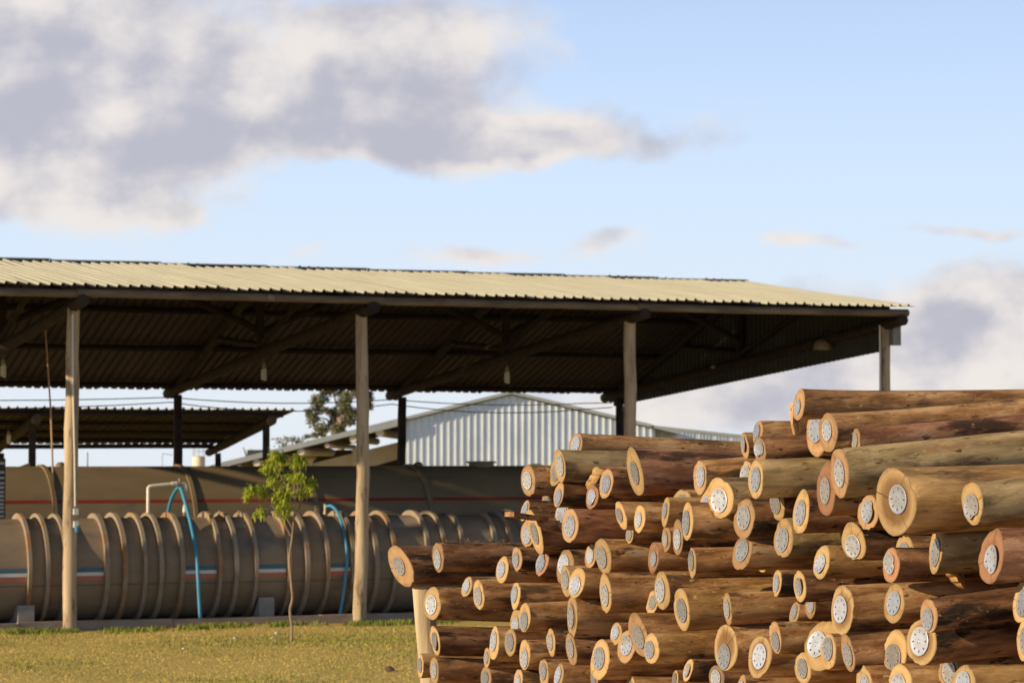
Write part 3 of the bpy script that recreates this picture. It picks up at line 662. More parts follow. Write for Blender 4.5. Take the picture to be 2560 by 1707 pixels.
# ------------------------------------------------------------------ sapling on the lawn
YS = 38.0
def sp(px, py, dy=0.): Y = YS+dy; return Vector((wx(px, Y)-wx(730, YS), dy, wz(py, Y)))
sap = empty('sapling', (wx(730, YS), YS, lawn_z(wx(730, YS), YS))); tag(sap, 'young leafy sapling with a thin crooked stem on the lawn', 'tree')
tb = MB()
tb.tube(smoothpts([sp(730, 1606), sp(732, 1565), sp(727, 1520), sp(733, 1490), sp(730, 1455), sp(726, 1410), sp(725, 1390), sp(730, 1350), sp(734, 1310), sp(737, 1270), sp(736, 1235), sp(737, 1200), sp(736, 1165)], 3), [.022-.0004*i for i in range(37)], 8)
brs = [[(734, 1320), (715, 1285), (700, 1255), (690, 1225), (680, 1200)], [(728, 1335), (708, 1295), (690, 1270), (670, 1245), (640, 1228)], [(737, 1290), (748, 1265), (760, 1240), (772, 1215)], [(737, 1260), (745, 1220), (752, 1170)], [(736, 1240), (715, 1205), (700, 1180), (690, 1150)], [(700, 1275), (680, 1277), (655, 1272)], [(738, 1285), (752, 1262), (757, 1245)]]
qs = random.Random(21)
for br in brs:
    dd = qs.uniform(-.2, .2); tb.tube([sp(a, c, dd*i/len(br)) for i, (a, c) in enumerate(br)], [.010, .008, .006, .005, .004][:len(br)], 6)
tb.build('trunk', M['bark_s'], sap)
lb = MB()
for (px, py, n) in [(690, 1132, 26), (705, 1140, 22), (676, 1152, 24), (668, 1165, 14), (745, 1140, 18), (738, 1155, 14), (752, 1150, 10), (692, 1166, 16), (680, 1194, 12), (690, 1208, 12), (720, 1185, 8), (735, 1190, 12), (750, 1185, 12), (628, 1218, 22), (620, 1230, 16), (652, 1218, 16), (660, 1228, 8), (775, 1205, 16), (768, 1222, 12), (748, 1222, 10), (700, 1230, 18), (712, 1240, 16), (706, 1256, 12), (695, 1252, 8), (655, 1272, 8), (648, 1278, 6), (720, 1218, 8), (695, 1278, 5), (780, 1200, 6), (728, 1265, 5), (715, 1275, 5)]:
    c = sp(px, py, qs.uniform(-.22, .22))
    for _ in range(int(n*4.4)):
        az_ = qs.random()*6.283; el = qs.gauss(-.45, .55); ax = Vector((math.cos(az_)*math.cos(el), math.sin(az_)*math.cos(el), math.sin(el)))
        p = c+Vector((qs.gauss(0, .035), qs.gauss(0, .035), qs.gauss(0, .03))); sd = ax.cross(Vector((0, 0, 1))).normalized(); up = sd.cross(ax)
        L = qs.uniform(.06, .12); wv = L*.19; i = len(lb.v); tip = p+ax*L+Vector((0, 0, -.025))
        lb.v += [tuple(p), tuple(p+ax*L*.45+sd*wv+up*wv*.5), tuple(tip), tuple(p+ax*L*.45-sd*wv+up*wv*.5), tuple(p+ax*L*.48)]
        lb.face((i, i+1, i+4)); lb.face((i+1, i+2, i+4)); lb.face((i+2, i+3, i+4)); lb.face((i+3, i, i+4))
lb.build('crown', M['leaf'], sap, smooth=False)

def pebble(px, py, size, m, name, label, seed, cat):
    q = random.Random(seed); Y = EYE*FPX/(py-1140); x = wx(px, Y); b = MB()
    for j in range(6):
        for k in range(8):
            f = k*.785; g = -math.pi/2+math.pi*j/5; r = size*(1+q.uniform(-.25, .25)); b.v.append((r*1.4*math.cos(f)*math.cos(g), r*math.sin(f)*math.cos(g), r*.7*math.sin(g)))
    for j in range(5):
        for k in range(8): b.face((j*8+k, j*8+(k+1) % 8, (j+1)*8+(k+1) % 8, (j+1)*8+k))
    tag(b.build(name, M[m], loc=(x, Y, lawn_z(x, Y)+size*.45)), label, cat)
pebble(975, 1672, .055, 'clod', 'soil_clod', 'dark soil clod on the lawn beside the log stack stake', 1, 'clod')
pebble(694, 1578, .028, 'stone', 'pebble', 'whitest pale pebble in the grass by the sapling stem', 2, 'pebble')
pebble(685, 1588, .022, 'stone', 'pebble', 'small pale flat pebble in the grass by the sapling', 3, 'pebble')
pebble(590, 1592, .024, 'stone', 'pebble', 'pale pebble lying in open grass below the looped hose', 4, 'pebble')
pebble(463, 1616, .022, 'stone', 'pebble', 'pale pebble lying far out on the dry lawn', 5, 'pebble')

LOGS = '''
-0.673 15.597 2.051 0.1166 -0.010 0 1 0
-0.433 15.109 2.127 0.0897 -0.007 0 1 0
0.091 14.102 2.585 0.0773 -0.004 1 1 0
0.242 14.022 2.635 0.0755 -0.003 3 0 0
0.256 13.678 2.670 0.0905 -0.019 3 0 0
0.349 13.958 2.779 0.0695 -0.038 1 1 0
0.251 13.700 2.514 0.0655 -0.007 0 1 0
0.072 14.082 2.422 0.0575 -0.018 0 0 0
0.199 14.255 2.466 0.0540 -0.008 0 0 0
0.238 14.612 2.448 0.0495 -0.008 0 0 0
0.279 13.811 2.400 0.0826 -0.010 1 0 0
0.306 13.466 2.356 0.0926 -0.021 2 1 0
0.088 14.365 2.287 0.0787 -0.013 0 1 0
0.124 13.916 2.312 0.1082 -0.031 0 0 0
0.444 13.621 2.586 0.0733 -0.004 1 1 0
0.420 13.372 2.508 0.0640 -0.007 0 2 1
0.488 13.232 2.578 0.0752 -0.005 0 1 0
0.558 13.090 2.417 0.0704 -0.019 1 0 2
0.030 14.243 2.151 0.0653 -0.036 0 1 0
0.169 14.023 2.145 0.0810 -0.045 0 2 1
-0.053 14.461 2.080 0.0706 -0.020 1 0 0
0.416 13.560 2.193 0.0622 -0.017 0 1 0
0.476 13.355 2.200 0.0924 -0.026 1 0 0
0.287 13.780 2.127 0.0824 -0.019 0 1 0
0.336 14.327 2.269 0.0714 -0.014 0 1 3
-0.260 14.888 1.964 0.0608 -0.023 1 0 0
-0.188 14.655 1.930 0.0827 0.003 1 0 0
0.063 14.937 2.029 0.0625 -0.021 1 0 0
-0.469 15.182 1.850 0.0917 -0.053 1 0 0
-0.451 15.146 1.636 0.0854 -0.050 0 0 1
-0.545 15.337 1.474 0.0688 0.009 4 0 0
-0.456 15.155 1.459 0.0764 -0.055 1 0 0
-0.098 14.439 1.670 0.0878 -0.033 1 0 0
-0.007 14.267 1.688 0.0782 -0.032 0 0 0
-0.144 14.923 1.552 0.0565 -0.035 1 1 0
-0.149 14.954 1.437 0.0656 -0.038 1 4 0
0.022 14.176 1.951 0.0749 -0.024 1 0 0
0.023 14.395 1.795 0.0737 -0.029 1 0 0
0.071 14.083 1.838 0.0800 0.016 1 0 0
0.094 14.505 1.897 0.0520 -0.025 1 0 0
0.288 13.620 2.058 0.0814 -0.031 1 0 0
0.341 13.475 2.057 0.0765 -0.022 1 0 0
0.323 14.455 1.909 0.0519 -0.025 1 0 0
0.320 13.574 1.875 0.1001 -0.028 1 3 0
0.484 13.255 2.013 0.0999 0.002 1 0 0
0.214 14.044 1.707 0.0728 -0.032 0 0 0
0.315 13.603 1.700 0.0827 -0.034 0 1 0
0.072 14.118 1.632 0.0822 -0.026 1 0 0
0.035 14.157 1.483 0.0719 -0.039 1 0 0
0.175 13.954 1.545 0.0737 -0.038 1 0 0
0.250 13.685 1.546 0.0709 -0.038 1 0 0
0.286 13.855 1.526 0.0704 -0.039 1 1 0
0.172 14.692 1.974 0.0556 -0.023 1 1 3
0.459 13.347 1.665 0.1024 -0.018 1 0 0
0.432 13.453 1.550 0.0590 -0.021 1 1 0
0.624 12.956 2.639 0.1097 -0.012 2 0 0
0.610 14.011 2.649 0.0558 -0.002 1 0 0
0.683 13.642 2.499 0.0544 -0.007 1 0 0
0.644 12.914 2.405 0.0721 -0.011 1 0 2
0.615 13.889 2.294 0.0512 -0.014 1 0 3
0.613 13.338 2.313 0.0492 -0.014 1 0 2
0.676 13.779 2.294 0.0412 -0.014 1 0 3
0.756 12.599 2.447 0.0703 -0.001 4 0 2
0.855 12.808 2.477 0.0804 -0.008 1 0 0
0.832 12.129 2.413 0.0931 -0.003 1 0 0
0.772 12.819 2.306 0.0695 -0.014 1 1 2
0.805 12.437 2.326 0.0793 -0.023 0 1 0
0.915 12.460 2.617 0.0815 0.074 1 1 0
0.935 12.360 2.485 0.0887 0.009 1 0 0
0.979 12.033 2.525 0.0926 0.010 3 0 0
1.120 12.268 2.614 0.0844 -0.004 1 0 1
1.111 11.666 2.615 0.0900 0.039 3 0 0
0.713 12.899 2.211 0.0712 -0.018 1 2 2
0.869 12.364 2.208 0.0764 -0.001 1 0 0
0.859 13.070 2.130 0.0521 -0.020 1 0 0
1.077 11.982 2.270 0.0848 -0.008 1 1 0
1.182 12.213 2.248 0.0815 -0.017 3 0 0
1.080 11.915 2.430 0.0914 -0.002 0 1 0
1.225 11.830 2.495 0.0684 -0.008 0 0 0
1.305 11.559 2.468 0.0921 0.007 0 0 0
1.245 11.754 2.344 0.0902 0.003 3 0 0
1.081 12.868 2.256 0.0410 -0.016 1 0 3
0.646 14.084 2.067 0.0477 -0.021 1 0 0
1.122 12.334 2.770 0.0615 0.002 1 1 1
1.168 12.143 2.830 0.0581 0.004 1 1 0
1.151 11.876 2.747 0.0604 0.069 0 1 1
1.177 12.690 2.703 0.0455 -0.001 1 1 0
0.744 12.710 2.055 0.0942 -0.023 1 0 0
0.830 12.535 1.974 0.0999 0.034 4 0 0
1.021 12.143 2.000 0.0714 0.025 1 0 0
0.727 13.613 1.932 0.0624 -0.026 1 0 0
0.721 13.209 1.968 0.0592 -0.025 1 0 0
0.638 12.920 1.821 0.1061 -0.031 1 1 0
0.695 12.768 1.765 0.0700 -0.007 4 0 0
0.541 13.309 1.802 0.0570 -0.031 1 0 0
0.584 13.084 1.753 0.0834 -0.033 1 1 1
1.013 12.160 1.816 0.1132 -0.008 1 3 0
1.146 11.887 1.795 0.0983 -0.009 1 3 0
1.203 11.727 1.895 0.0720 -0.023 1 1 0
1.217 11.770 2.141 0.0622 -0.022 0 0 0
1.295 11.541 2.136 0.0667 0.011 0 0 1
1.331 12.531 1.962 0.0537 -0.027 1 1 0
1.306 11.858 1.996 0.0555 -0.027 1 0 0
1.367 11.768 2.043 0.0610 -0.026 0 1 0
1.388 11.464 1.877 0.1062 -0.008 1 0 0
1.311 11.575 1.768 0.0715 -0.020 1 0 0
0.873 12.733 1.663 0.0546 -0.037 0 0 1
0.826 13.018 1.585 0.0545 -0.039 1 0 0
0.619 13.350 1.525 0.0585 -0.040 1 0 0
0.995 12.488 1.644 0.0647 -0.039 0 4 0
1.085 12.996 1.574 0.0596 -0.039 1 1 3
1.074 12.035 1.647 0.0504 -0.023 1 1 0
0.490 14.051 1.701 0.0476 -0.032 1 2 0
1.298 11.568 2.951 0.0565 0.017 1 1 0
1.402 11.732 2.830 0.1052 0.004 1 1 0
1.408 11.400 2.825 0.0716 0.088 1 1 0
1.521 11.330 2.786 0.0519 0.086 2 1 0
1.389 10.857 2.649 0.1082 0.097 3 1 0
1.557 10.406 2.536 0.1348 0.029 4 3 0
1.831 10.190 2.534 0.0812 0.097 3 0 1
1.545 11.114 2.475 0.0797 -0.010 0 1 1
1.396 11.372 2.573 0.1133 -0.006 1 2 0
1.490 11.184 2.347 0.0802 -0.015 0 0 0
1.671 11.817 2.347 0.0471 -0.014 1 0 0
1.755 10.608 2.337 0.0920 0.025 3 0 0
1.896 10.147 2.323 0.1031 0.039 2 2 1
1.709 11.846 2.231 0.0661 -0.018 1 0 0
1.595 10.788 2.262 0.0699 -0.002 0 2 1
1.679 10.965 2.315 0.0667 -0.017 1 0 0
1.447 11.245 2.044 0.1071 0.015 1 3 0
1.624 10.903 2.095 0.0826 0.024 1 0 0
1.686 10.382 2.076 0.0720 0.111 0 1 0
1.685 10.570 1.957 0.0973 0.066 0 3 0
1.638 10.985 1.888 0.0898 0.007 1 0 0
1.448 11.070 1.875 0.0772 0.032 0 1 0
1.387 11.255 1.866 0.0808 -0.001 1 0 0
2.015 10.127 2.152 0.0888 0.023 1 0 0
2.007 10.039 2.002 0.0840 0.016 1 0 0
1.378 11.411 2.249 0.0705 0.015 4 0 1
1.514 11.817 1.711 0.0707 -0.038 0 1 0
1.510 11.018 1.753 0.0703 -0.006 1 0 0
1.640 10.865 1.767 0.0780 -0.006 1 0 0
1.828 10.749 1.821 0.0750 -0.021 1 3 0
1.800 10.254 1.808 0.0777 -0.007 4 0 0
1.694 11.858 2.125 0.0425 -0.006 1 0 3
'''
# ------------------------------------------------------------------ the log stack
def bark(name, stops, blotch, bump=.8, rough=.85):
    d = tuple(k*.5 for k in stops[0][1]); l = tuple(min(.75, k*1.35) for k in stops[-1][1])
    st = [(.36, stops[0][1]), (.50, stops[1][1]), (.64, stops[2][1])]
    fine = [(d, (12, 34, 34), .60, .68), (l, (14, 40, 40), .64, .72), (d, (2.2, 60, 60), .66, .74)]
    return mat(name, st, (3.2, 15, 15), rough, bump=bump, bscale=(14, 60, 60), blotch=blotch+fine, dist=.018, bdetail=9, detail=9)
BARK = {
 'd': (bark('dark brown bark', [(.30, (.095, .045, .021)), (.50, (.25, .125, .058)), (.70, (.50, .285, .145))], [((.035, .022, .015), (2.2, 9, 9), .52, .62), ((.40, .28, .175), (4, 15, 15), .64, .72)]), 'dark brown'),
 'b': (bark('brown bark', [(.30, (.24, .115, .046)), (.50, (.50, .275, .115)), (.70, (.72, .47, .24))], [((.14, .078, .042), (2.2, 8, 8), .54, .64), ((.56, .43, .27), (3.5, 12, 12), .62, .71)]), 'brown'),
 'r': (bark('reddish brown bark', [(.30, (.20, .088, .046)), (.52, (.39, .185, .098)), (.74, (.55, .32, .19))], [((.08, .042, .026), (1.8, 7, 7), .53, .64)]), 'reddish brown'),
 'o': (bark('olive peeled wood', [(.30, (.22, .155, .070)), (.52, (.41, .30, .145)), (.74, (.57, .43, .225))], [((.34, .15, .065), (1.8, 5, 5), .60, .72), ((.115, .075, .042), (1.6, 7, 7), .56, .66)], .5), 'olive'),
 'g': (bark('golden peeled wood', [(.30, (.28, .15, .055)), (.52, (.50, .30, .115)), (.74, (.66, .43, .195))], [((.15, .09, .045), (1.8, 7, 7), .55, .66)], .55), 'golden brown')}
def endmat(name, inner, mid, outer, ring):
    m = bpy.data.materials.new(name); m.use_nodes = True; t = NT(m.node_tree); b = t.t.nodes['Principled BSDF']
    uv = t.n('ShaderNodeTexCoord').outputs['UV']; oi = t.n('ShaderNodeObjectInfo').outputs['Random']
    s = t.n('ShaderNodeSeparateXYZ'); t.l(uv, s.inputs[0])
    rad = t.m('SQRT', t.m('ADD', t.m('MULTIPLY', s.outputs[0], s.outputs[0]), t.m('MULTIPLY', s.outputs[1], s.outputs[1])))
    cb = t.n('ShaderNodeCombineXYZ'); t.l(t.m('MULTIPLY', oi, 31.), cb.inputs[2]); v = t.vm('ADD', uv, cb.outputs[0])
    n1 = t.noise(v, 2.2, 4); rr = t.m('MULTIPLY_ADD', t.m('SUBTRACT', n1, .5), .30, rad)
    c = t.ramp(rr, [(0, inner), (ring-.10, inner), (ring, mid), (min(.93, ring+.22), outer), (1.0, tuple(k*.8 for k in outer))])
    saw = t.noise(t.vm('MULTIPLY', v, (1, 26, 1)), 3.0, 3); c = t.mix(t.m('MULTIPLY', t.smooth(saw, .40, .72), .22), c, (.95, .80, .55), 'MULTIPLY')
    rings = t.m('MULTIPLY_ADD', t.m('SINE', t.m('MULTIPLY', rr, 62.)), .5, .5); c = t.mix(t.m('MULTIPLY', rings, .28), c, (.80, .66, .48), 'MULTIPLY')
    for k1, k2, wd in ((6.28, .3, .022), (17.1, 2.1, .014), (29.7, 4.0, .012)):
        an = t.m('MULTIPLY_ADD', oi, k1, k2); ca, sa = t.m('COSINE', an), t.m('SINE', an)
        wob = t.m('MULTIPLY', t.m('SUBTRACT', t.noise(v, 5., 3), .5), .10)
        off = t.m('ABSOLUTE', t.m('ADD', wob, t.m('SUBTRACT', t.m('MULTIPLY', s.outputs[0], sa), t.m('MULTIPLY', s.outputs[1], ca))))
        alo = t.m('ADD', t.m('MULTIPLY', s.outputs[0], ca), t.m('MULTIPLY', s.outputs[1], sa))
        cr = t.m('MULTIPLY', t.m('LESS_THAN', off, wd), t.m('GREATER_THAN', alo, .12)); c = t.mix(t.m('MULTIPLY', cr, .75), c, (.10, .055, .028))
    st_ = t.noise(v, 1.3, 6, .65); c = t.mix(t.m('MULTIPLY', t.smooth(st_, .50, .68), .50), c, (.62, .46, .33), 'MULTIPLY')
    hv = t.m('MULTIPLY_ADD', oi, .38, .64); hc = t.n('ShaderNodeHueSaturation'); t.l(c, hc.inputs['Color']); t.l(hv, hc.inputs['Value'])
    t.l(hc.outputs[0], b.inputs['Base Color']); b.inputs['Roughness'].default_value = .9; b.inputs['Specular IOR Level'].default_value = .15
    bn = t.n('ShaderNodeBump'); bn.inputs['Strength'].default_value = .35; bn.inputs['Distance'].default_value = .004
    t.l(saw, bn.inputs['Height']); t.l(bn.outputs[0], b.inputs['Normal']); return m
ENDM = {
 'y': (endmat('pale yellow end grain', (.43, .285, .135), (.47, .32, .155), (.52, .375, .195), .55), 'pale yellow'),
 'o': (endmat('orange tan end grain', (.37, .23, .125), (.40, .26, .145), (.43, .29, .165), .6), 'orange tan'),
 'r': (endmat('red brown end grain', (.34, .18, .105), (.37, .20, .12), (.41, .235, .145), .6), 'red brown'),
 'h': (endmat('dark hearted end grain', (.27, .165, .078), (.32, .205, .105), (.54, .395, .21), .66), 'dark hearted'),
 'd': (endmat('weathered end grain', (.27, .19, .125), (.29, .21, .14), (.32, .235, .16), .6), 'weathered')}
M['plate'] = mat('zinc plate', [(.3, (.52, .55, .59)), (.7, (.70, .73, .77))], (25, 25, 25), .38, metal=.68, bump=.12, bscale=(60, 60, 60), dist=.002)
t_ = NT(M['plate'].node_tree); b_ = t_.t.nodes['Principled BSDF']; src_ = b_.inputs['Base Color'].links[0].from_socket
hs_ = t_.n('ShaderNodeHueSaturation'); t_.l(src_, hs_.inputs['Color']); t_.l(t_.m('MULTIPLY_ADD', t_.n('ShaderNodeObjectInfo').outputs['Random'], .5, .58), hs_.inputs['Value']); t_.l(hs_.outputs[0], b_.inputs['Base Color'])
M['slot'] = mat('plate slot', [(.3, (.05, .035, .025)), (.7, (.12, .08, .05))], (30, 30, 30), .9, bump=0)
M['tooth'] = mat('bright plate tooth', [(.3, (.78, .78, .77)), (.7, (.86, .86, .85))], (30, 30, 30), .3, metal=.5, bump=0)
# plate of unit radius in the YZ plane, facing -X
def plate_mesh(kind):
    b = MB(); seg = 28; T = .05
    def shp(x, y, z):
        if kind == 'b' and y > .15: x -= (y-.15)*.22
        if kind == 'c' and z < -.25: x -= (-.25-z)*.2
        return (x, y, z)
    def rad(f):
        if kind == 'b': return 1-.22*math.exp(-((f-5.3)/.35)**2)
        if kind == 'c': return 1-.28*math.exp(-((f-1.0)/.4)**2)
        return 1
    for (x, r) in ((0, 1.0), (-T, 1.0), (-T*1.3, .96), (-T*.9, .90), (-T*.9, .45), (-T*1.2, .18)):
        for k in range(seg): f = 6.283185*k/seg; q = r*rad(f); b.v.append(shp(x, q*math.cos(f), q*math.sin(f)))
    for j in range(5):
        for k in range(seg): k2 = (k+1) % seg; b.face((j*seg+k, (j+1)*seg+k, (j+1)*seg+k2, j*seg+k2))
    b.face([5*seg+k for k in range(seg)])
    for k in range(8):
        f = 6.283185*(k+.3)/8; c, s_ = math.cos(f), math.sin(f)
        def P(r, t_, x): return shp(x, r*c-t_*s_, r*s_+t_*c)
        for (r0, r1, wv, mi, x, off) in ((.56, .82, .075, 1, -T*1.15, 0), (.60, .78, .035, 2, -T*2.2, .06)):
            i = len(b.v); b.v += [P(r0, off, x), P((r0+r1)/2, off+wv, x), P(r1, off, x), P((r0+r1)/2, off-wv, x)]; b.face((i, i+3, i+2, i+1), mi)
    for (py, pz) in ((.1, .12), (-.16, -.04), (.07, -.17)):
        i = len(b.v); b.v += [shp(-T*1.35, py-.05, pz), shp(-T*1.35, py, pz-.05), shp(-T*1.35, py+.05, pz), shp(-T*1.35, py, pz+.05)]; b.face((i, i+1, i+2, i+3), 1)
    return b.mesh('end_plate', [M['plate'], M['slot'], M['tooth']])
PLATE = {k: plate_mesh(k) for k in 'wbc'}

EX, EY = .89454, .44699                                # log axis, away to the right
YAW = math.atan2(EY, EX)
def make_log(name, p, r, tilt, bk, en, pl, seed, L=4.0, oblique=None, plain=False, plate_off=None, flare=0.):
    q = random.Random(seed); seg = 14 if plain else 26
    a2, p2, a3, p3, a5, p5 = q.uniform(.02, .07), q.random()*6.28, q.uniform(.012, .042), q.random()*6.28, q.uniform(.006, .02), q.random()*6.28
    ty, tz = (q.gauss(0, .10), q.gauss(.03, .10)) if oblique is None else oblique
    xs_ = [0, .025, .07, .15] + [L*k/12 for k in range(1, 13)]
    if plain: xs_ = [0, L*.3, L*.7, L]
    taper = q.uniform(-.02, .14); by, bz = q.uniform(-.07, .07), q.uniform(-.035, .035)
    knots = [(q.uniform(.25, L), q.random()*6.28, q.uniform(.10, .28), q.uniform(.04, .11)) for _ in range(q.choice((1, 2, 3, 3)))]
    b = MB(); ringv = []
    for i, x in enumerate(xs_):
        f_ = x/L; rip = 1+q.uniform(-.018, .018)*(i > 3); lo = (1, .95, .75, .3)[i] if i < 4 else 0
        for k in range(seg):
            f = 6.283185*k/seg; rr = r*rip*(1-taper*f_)*(1+flare*math.exp(-x/.28))*(1+a2*math.cos(2*f+p2+x*.6)+a3*math.cos(3*f+p3-x*.8)+a5*math.cos(5*f+p5+x)+q.uniform(-.012, .012) - (q.uniform(.03, .10) if i < 2 and q.random() < .07 else 0))
            for (kx_, kf, kh, kw) in knots:
                df = (f-kf+3.14159) % 6.28319-3.14159; rr += r*kh*math.exp(-((x-kx_)/kw)**2-(df/.35)**2)
            y, z = rr*math.cos(f), rr*math.sin(f)
            if i == 0: ringv.append((ty*y+tz*z, y, z))
            b.v.append((x+lo*(ty*y+tz*z), y+by*f_*f_*4*.5, z+bz*f_*f_*4*.5))
    n = len(xs_)
    for i in range(n-1):
        for k in range(seg): k2 = (k+1) % seg; b.face((i*seg+k, i*seg+k2, (i+1)*seg+k2, (i+1)*seg+k))
    b.face([(n-1)*seg+k for k in range(seg)], 1)
    o = b.build(name, [BARK[bk][0], ENDM['d'][0]], loc=p)
    o.rotation_euler = (0, -math.atan(tilt), R(90-67)-.5*math.atan2(p[0], p[1])+q.gauss(0, .008))
    # cut end: slightly domed rings of saw-rough wood
    c = MB(); c.uv = []
    for (fr, dx) in ((1.0, 0), (.985, -.003), (.7, -.003), (.35, -.003)):
        for (x, y, z) in ringv:
            c.v.append((fr*x+dx+q.uniform(-.0008, .0008)*(fr < .99), fr*y, fr*z)); c.uv.append((fr*y/r, fr*z/r))
    c.v.append((-.003, 0, 0)); c.uv.append((0, 0))
    for j in range(3):
        for k in range(seg): k2 = (k+1) % seg; c.face((j*seg+k, (j+1)*seg+k, (j+1)*seg+k2, j*seg+k2))
    for k in range(seg): c.face((3*seg+k, 4*seg, 3*seg+(k+1) % seg))
    c.build('cut_end', ENDM[en][0], o, smooth=False)
    if pl != 'n':
        R_ = .0375 if pl == 's' else min(.060, r*.64)
        room = max(0, r*.93-R_); oy, oz = plate_off or (q.gauss(0, .35)*room, q.gauss(-.05, .4)*room)
        k_ = math.hypot(oy, oz); 
        if k_ > room: oy, oz = oy*room/k_, oz*room/k_
        e = put('end_plate', PLATE['w' if pl in 'ws' else q.choice('bc')], o)
        nrm = Vector((-1, ty, tz)).normalized(); rot = Vector((-1, 0, 0)).rotation_difference(nrm)
        e.matrix_local = Matrix.Translation((ty*oy+tz*oz-.0065, oy, oz)) @ (rot @ Quaternion((1, 0, 0), q.random()*6.28)).to_matrix().to_4x4() @ Matrix.Diagonal((R_, R_, R_, 1))
    return o
VD = Vector((-EY, EX)); PA = Vector((1.9378, 10.6))
rows = [l.split() for l in LOGS.strip().splitlines()]
GRP = 'logs laid in the big stack'
SPECIAL = {0: ((-.22, -.30), None), 13: ((.10, -.28), None), 55: ((.10, -.22), None), 117: ((.12, .03), (-.01, .0)), 118: ((-.14, .02), (-.025, .01)), 121: ((.1, .0), None)}
zs = sorted(float(l[2]) for l in rows)
for i, l in enumerate(rows):
    x, y, z, r, tl = map(float, l[:5]); bk, en, pl = 'dbrog'[int(l[5])], 'yorhd'[int(l[6])], 'wbsn'[int(l[7])]
    ob, po = SPECIAL.get(i, (None, None))
    o = make_log('log', (x, y, z), r, tl, bk, en, pl, 1000+i, 4.0, ob, plate_off=po, flare={113: .28, 115: .26, 13: .12, 55: .10}.get(i, max(0, random.Random(i).gauss(.02, .03))))
    v = (Vector((x, y))-PA).dot(VD)
    size = 'slender' if r < .058 else 'middling' if r < .078 else 'thick' if r < .105 else 'very thick'
    lay = 'top layers' if z > 2.6 else 'upper layers' if z > 2.3 else 'middle layers' if z > 1.95 else 'lower layers'
    plc = 'stake end' if v > 4.1 else 'middle of the stack' if v > 2.0 else 'end away from the stake'
    pt = {'w': 'round plate', 'b': 'bent plate', 's': 'small plate', 'n': 'no plate'}[pl]
    tag(o, f'{size} {BARK[bk][1]} log, {ENDM[en][1]} end, {pt}, {lay}, {plc}'.replace('middle of the stack', 'middle stretch').replace('end away from the stake', 'away from stake'), 'log', GRP)
# logs below, down to the ground (mostly out of the picture)
qf = random.Random(77); proto = {}
for bk in 'bdg': proto[bk] = None
k = 0
for row in range(5):
    for j in range(32):
        v = -.62+j*.205+(row % 2)*.1
        if v > 5.75: continue
        cx, cy = PA+VD*v; zl = EYE-(1696-1140)/FPX*cy-.19
        z = gz(cx+2*EX, cy+2*EY)+.115+row*.176
        if z > zl: continue
        bk = qf.choice('bbdg'); px, py = cx+EX*qf.uniform(-.05, .2), cy+EY*qf.uniform(-.05, .2)
        if proto[bk] is None: o = proto[bk] = make_log('log', (px, py, z), .095, 0, bk, 'y', 'w', 500+k, 4.0, (.05, .02), True)
        else:
            o = proto[bk].copy(); col.objects.link(o); o.location = (px, py, z); o.rotation_euler.z = R(90-67)-.5*math.atan2(px, py)
            for ch in proto[bk].children: c = ch.copy(); col.objects.link(c); c.parent = o
        tag(o, f'{BARK[bk][1]} log at the foot of the stack, under all the others', 'log', GRP); k += 1
# stake at the end of the stack
f0 = rows[0]; ps = Vector((float(f0[0])+EX*.17, float(f0[1])+EY*.17))
zt_ = float(f0[2])-float(f0[3])*1.0
g_ = gz(ps.x, ps.y)
o = MB().tube([(.055, -.02, -.4), (.045, -.015, .15), (.03, -.01, .45), (.0, 0, .75), (-.02, 0, zt_-g_)], [.070, .069, .066, .064, .068], 16, 0, True, None, random.Random(3), .015).build('stake', M['stake'], loc=(ps.x, ps.y, g_))
tag(o, 'pale upright wooden stake holding the end of the log stack', 'stake')
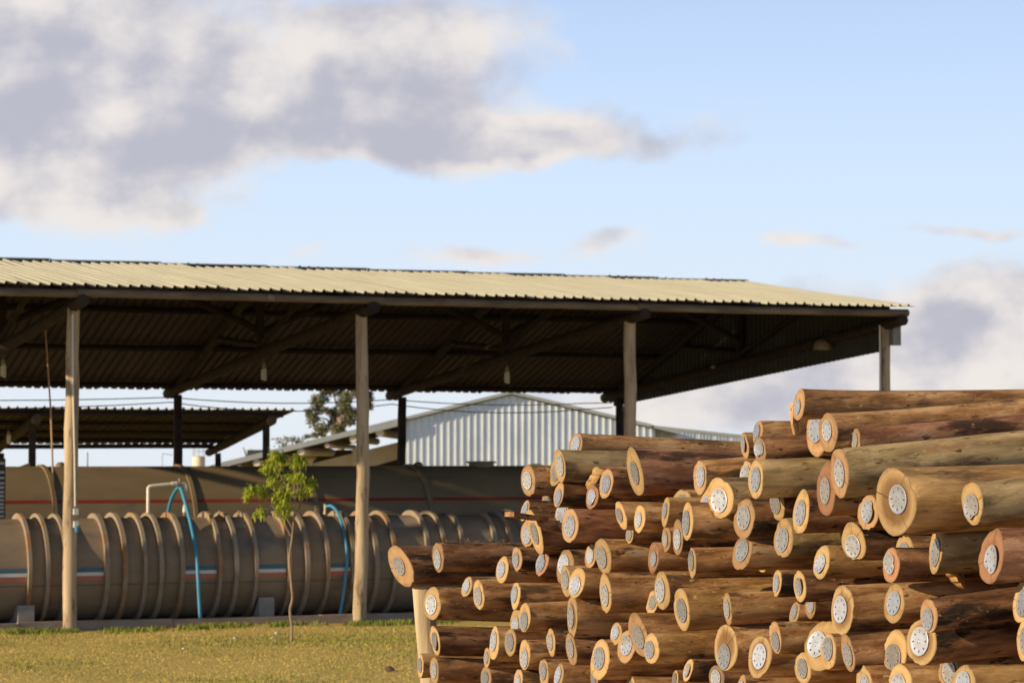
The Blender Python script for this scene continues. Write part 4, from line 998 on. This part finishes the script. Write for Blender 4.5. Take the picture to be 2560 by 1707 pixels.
# slabs of bark and broken wood lying on the stack
def slab(px, py, Y, sx_, sy_, sz_, rot, m, label, seed):
    q = random.Random(seed); b = MB(); n = 6
    for i in range(n+1):
        f = i/n
        for (a, c) in ((-.5, -.5), (.5, -.35), (.5, .5), (-.5, .4)):
            b.v.append(((f-.5)*sx_, a*sy_*(1-.5*abs(f-.4))+q.uniform(-.06, .06)*sy_, c*sz_*(1-.4*abs(f-.5))+q.uniform(-.1, .1)*sz_))
    for i in range(n):
        for k in range(4): b.face((i*4+k, i*4+(k+1) % 4, (i+1)*4+(k+1) % 4, (i+1)*4+k))
    b.face((0, 1, 2, 3)); b.face([n*4+k for k in range(4)])
    o = b.build('bark_slab', m, loc=((px-1280)/FPX*Y, Y, EYE+(1140-py)/FPX*Y), smooth=False); o.rotation_euler = rot; tag(o, label, 'bark')
slab(1317, 1291, 13.75, .24, .10, .035, (0, .12, YAW+.2), BARK['d'][0], 'flat dark bark slab wedged under a slender plated log', 1)
slab(2014, 1083, 11.98, .30, .045, .17, (0, 1.45, YAW), BARK['b'][0], 'broken upright bark slab beside the paired topmost plated ends', 2)
slab(1491, 1199, 13.5, .16, .06, .05, (0, -.5, YAW+.6), BARK['g'][0], 'torn pale bark strip hanging between two plated log ends', 3)
slab(2385, 1434, 10.75, .15, .05, .06, (0, .6, YAW+.5), BARK['g'][0], 'ragged pale broken lump under an olive log', 4)
# loose fibres sticking up from the bark of a few logs
def fibres(idx, n, seed):
    q = random.Random(seed); l = rows[idx]; r = float(l[3]); b = MB()
    for _ in range(n):
        x = q.uniform(.02, 1.1); f = q.gauss(1.57, .25); p = Vector((x, r*.99*math.cos(f), r*.99*math.sin(f))); L = q.uniform(.008, .03)
        d = Vector((q.gauss(0, .8), math.cos(f)+q.gauss(0, .4), math.sin(f))).normalized(); e = p+d*L*.6+Vector((q.gauss(0, .005), 0, 0)); t_ = e+Vector((q.gauss(0, .6), q.gauss(0, .3), .3))*L*.6
        b.tube([p, e, t_], [.0011, .0009, .0004], 4, cap=False)
    b.build('bark_fibres', BARK['g'][0], LOGOBJ[idx])
LOGOBJ = [o_ for o_ in col.objects if o_.name.split('.')[0] == 'log'][:len(rows)]
for idx, n in ((1, 60), (13, 45), (12, 25), (0, 12), (56, 20)): fibres(idx, n, idx)
for o_ in LOGOBJ[:0]: pass
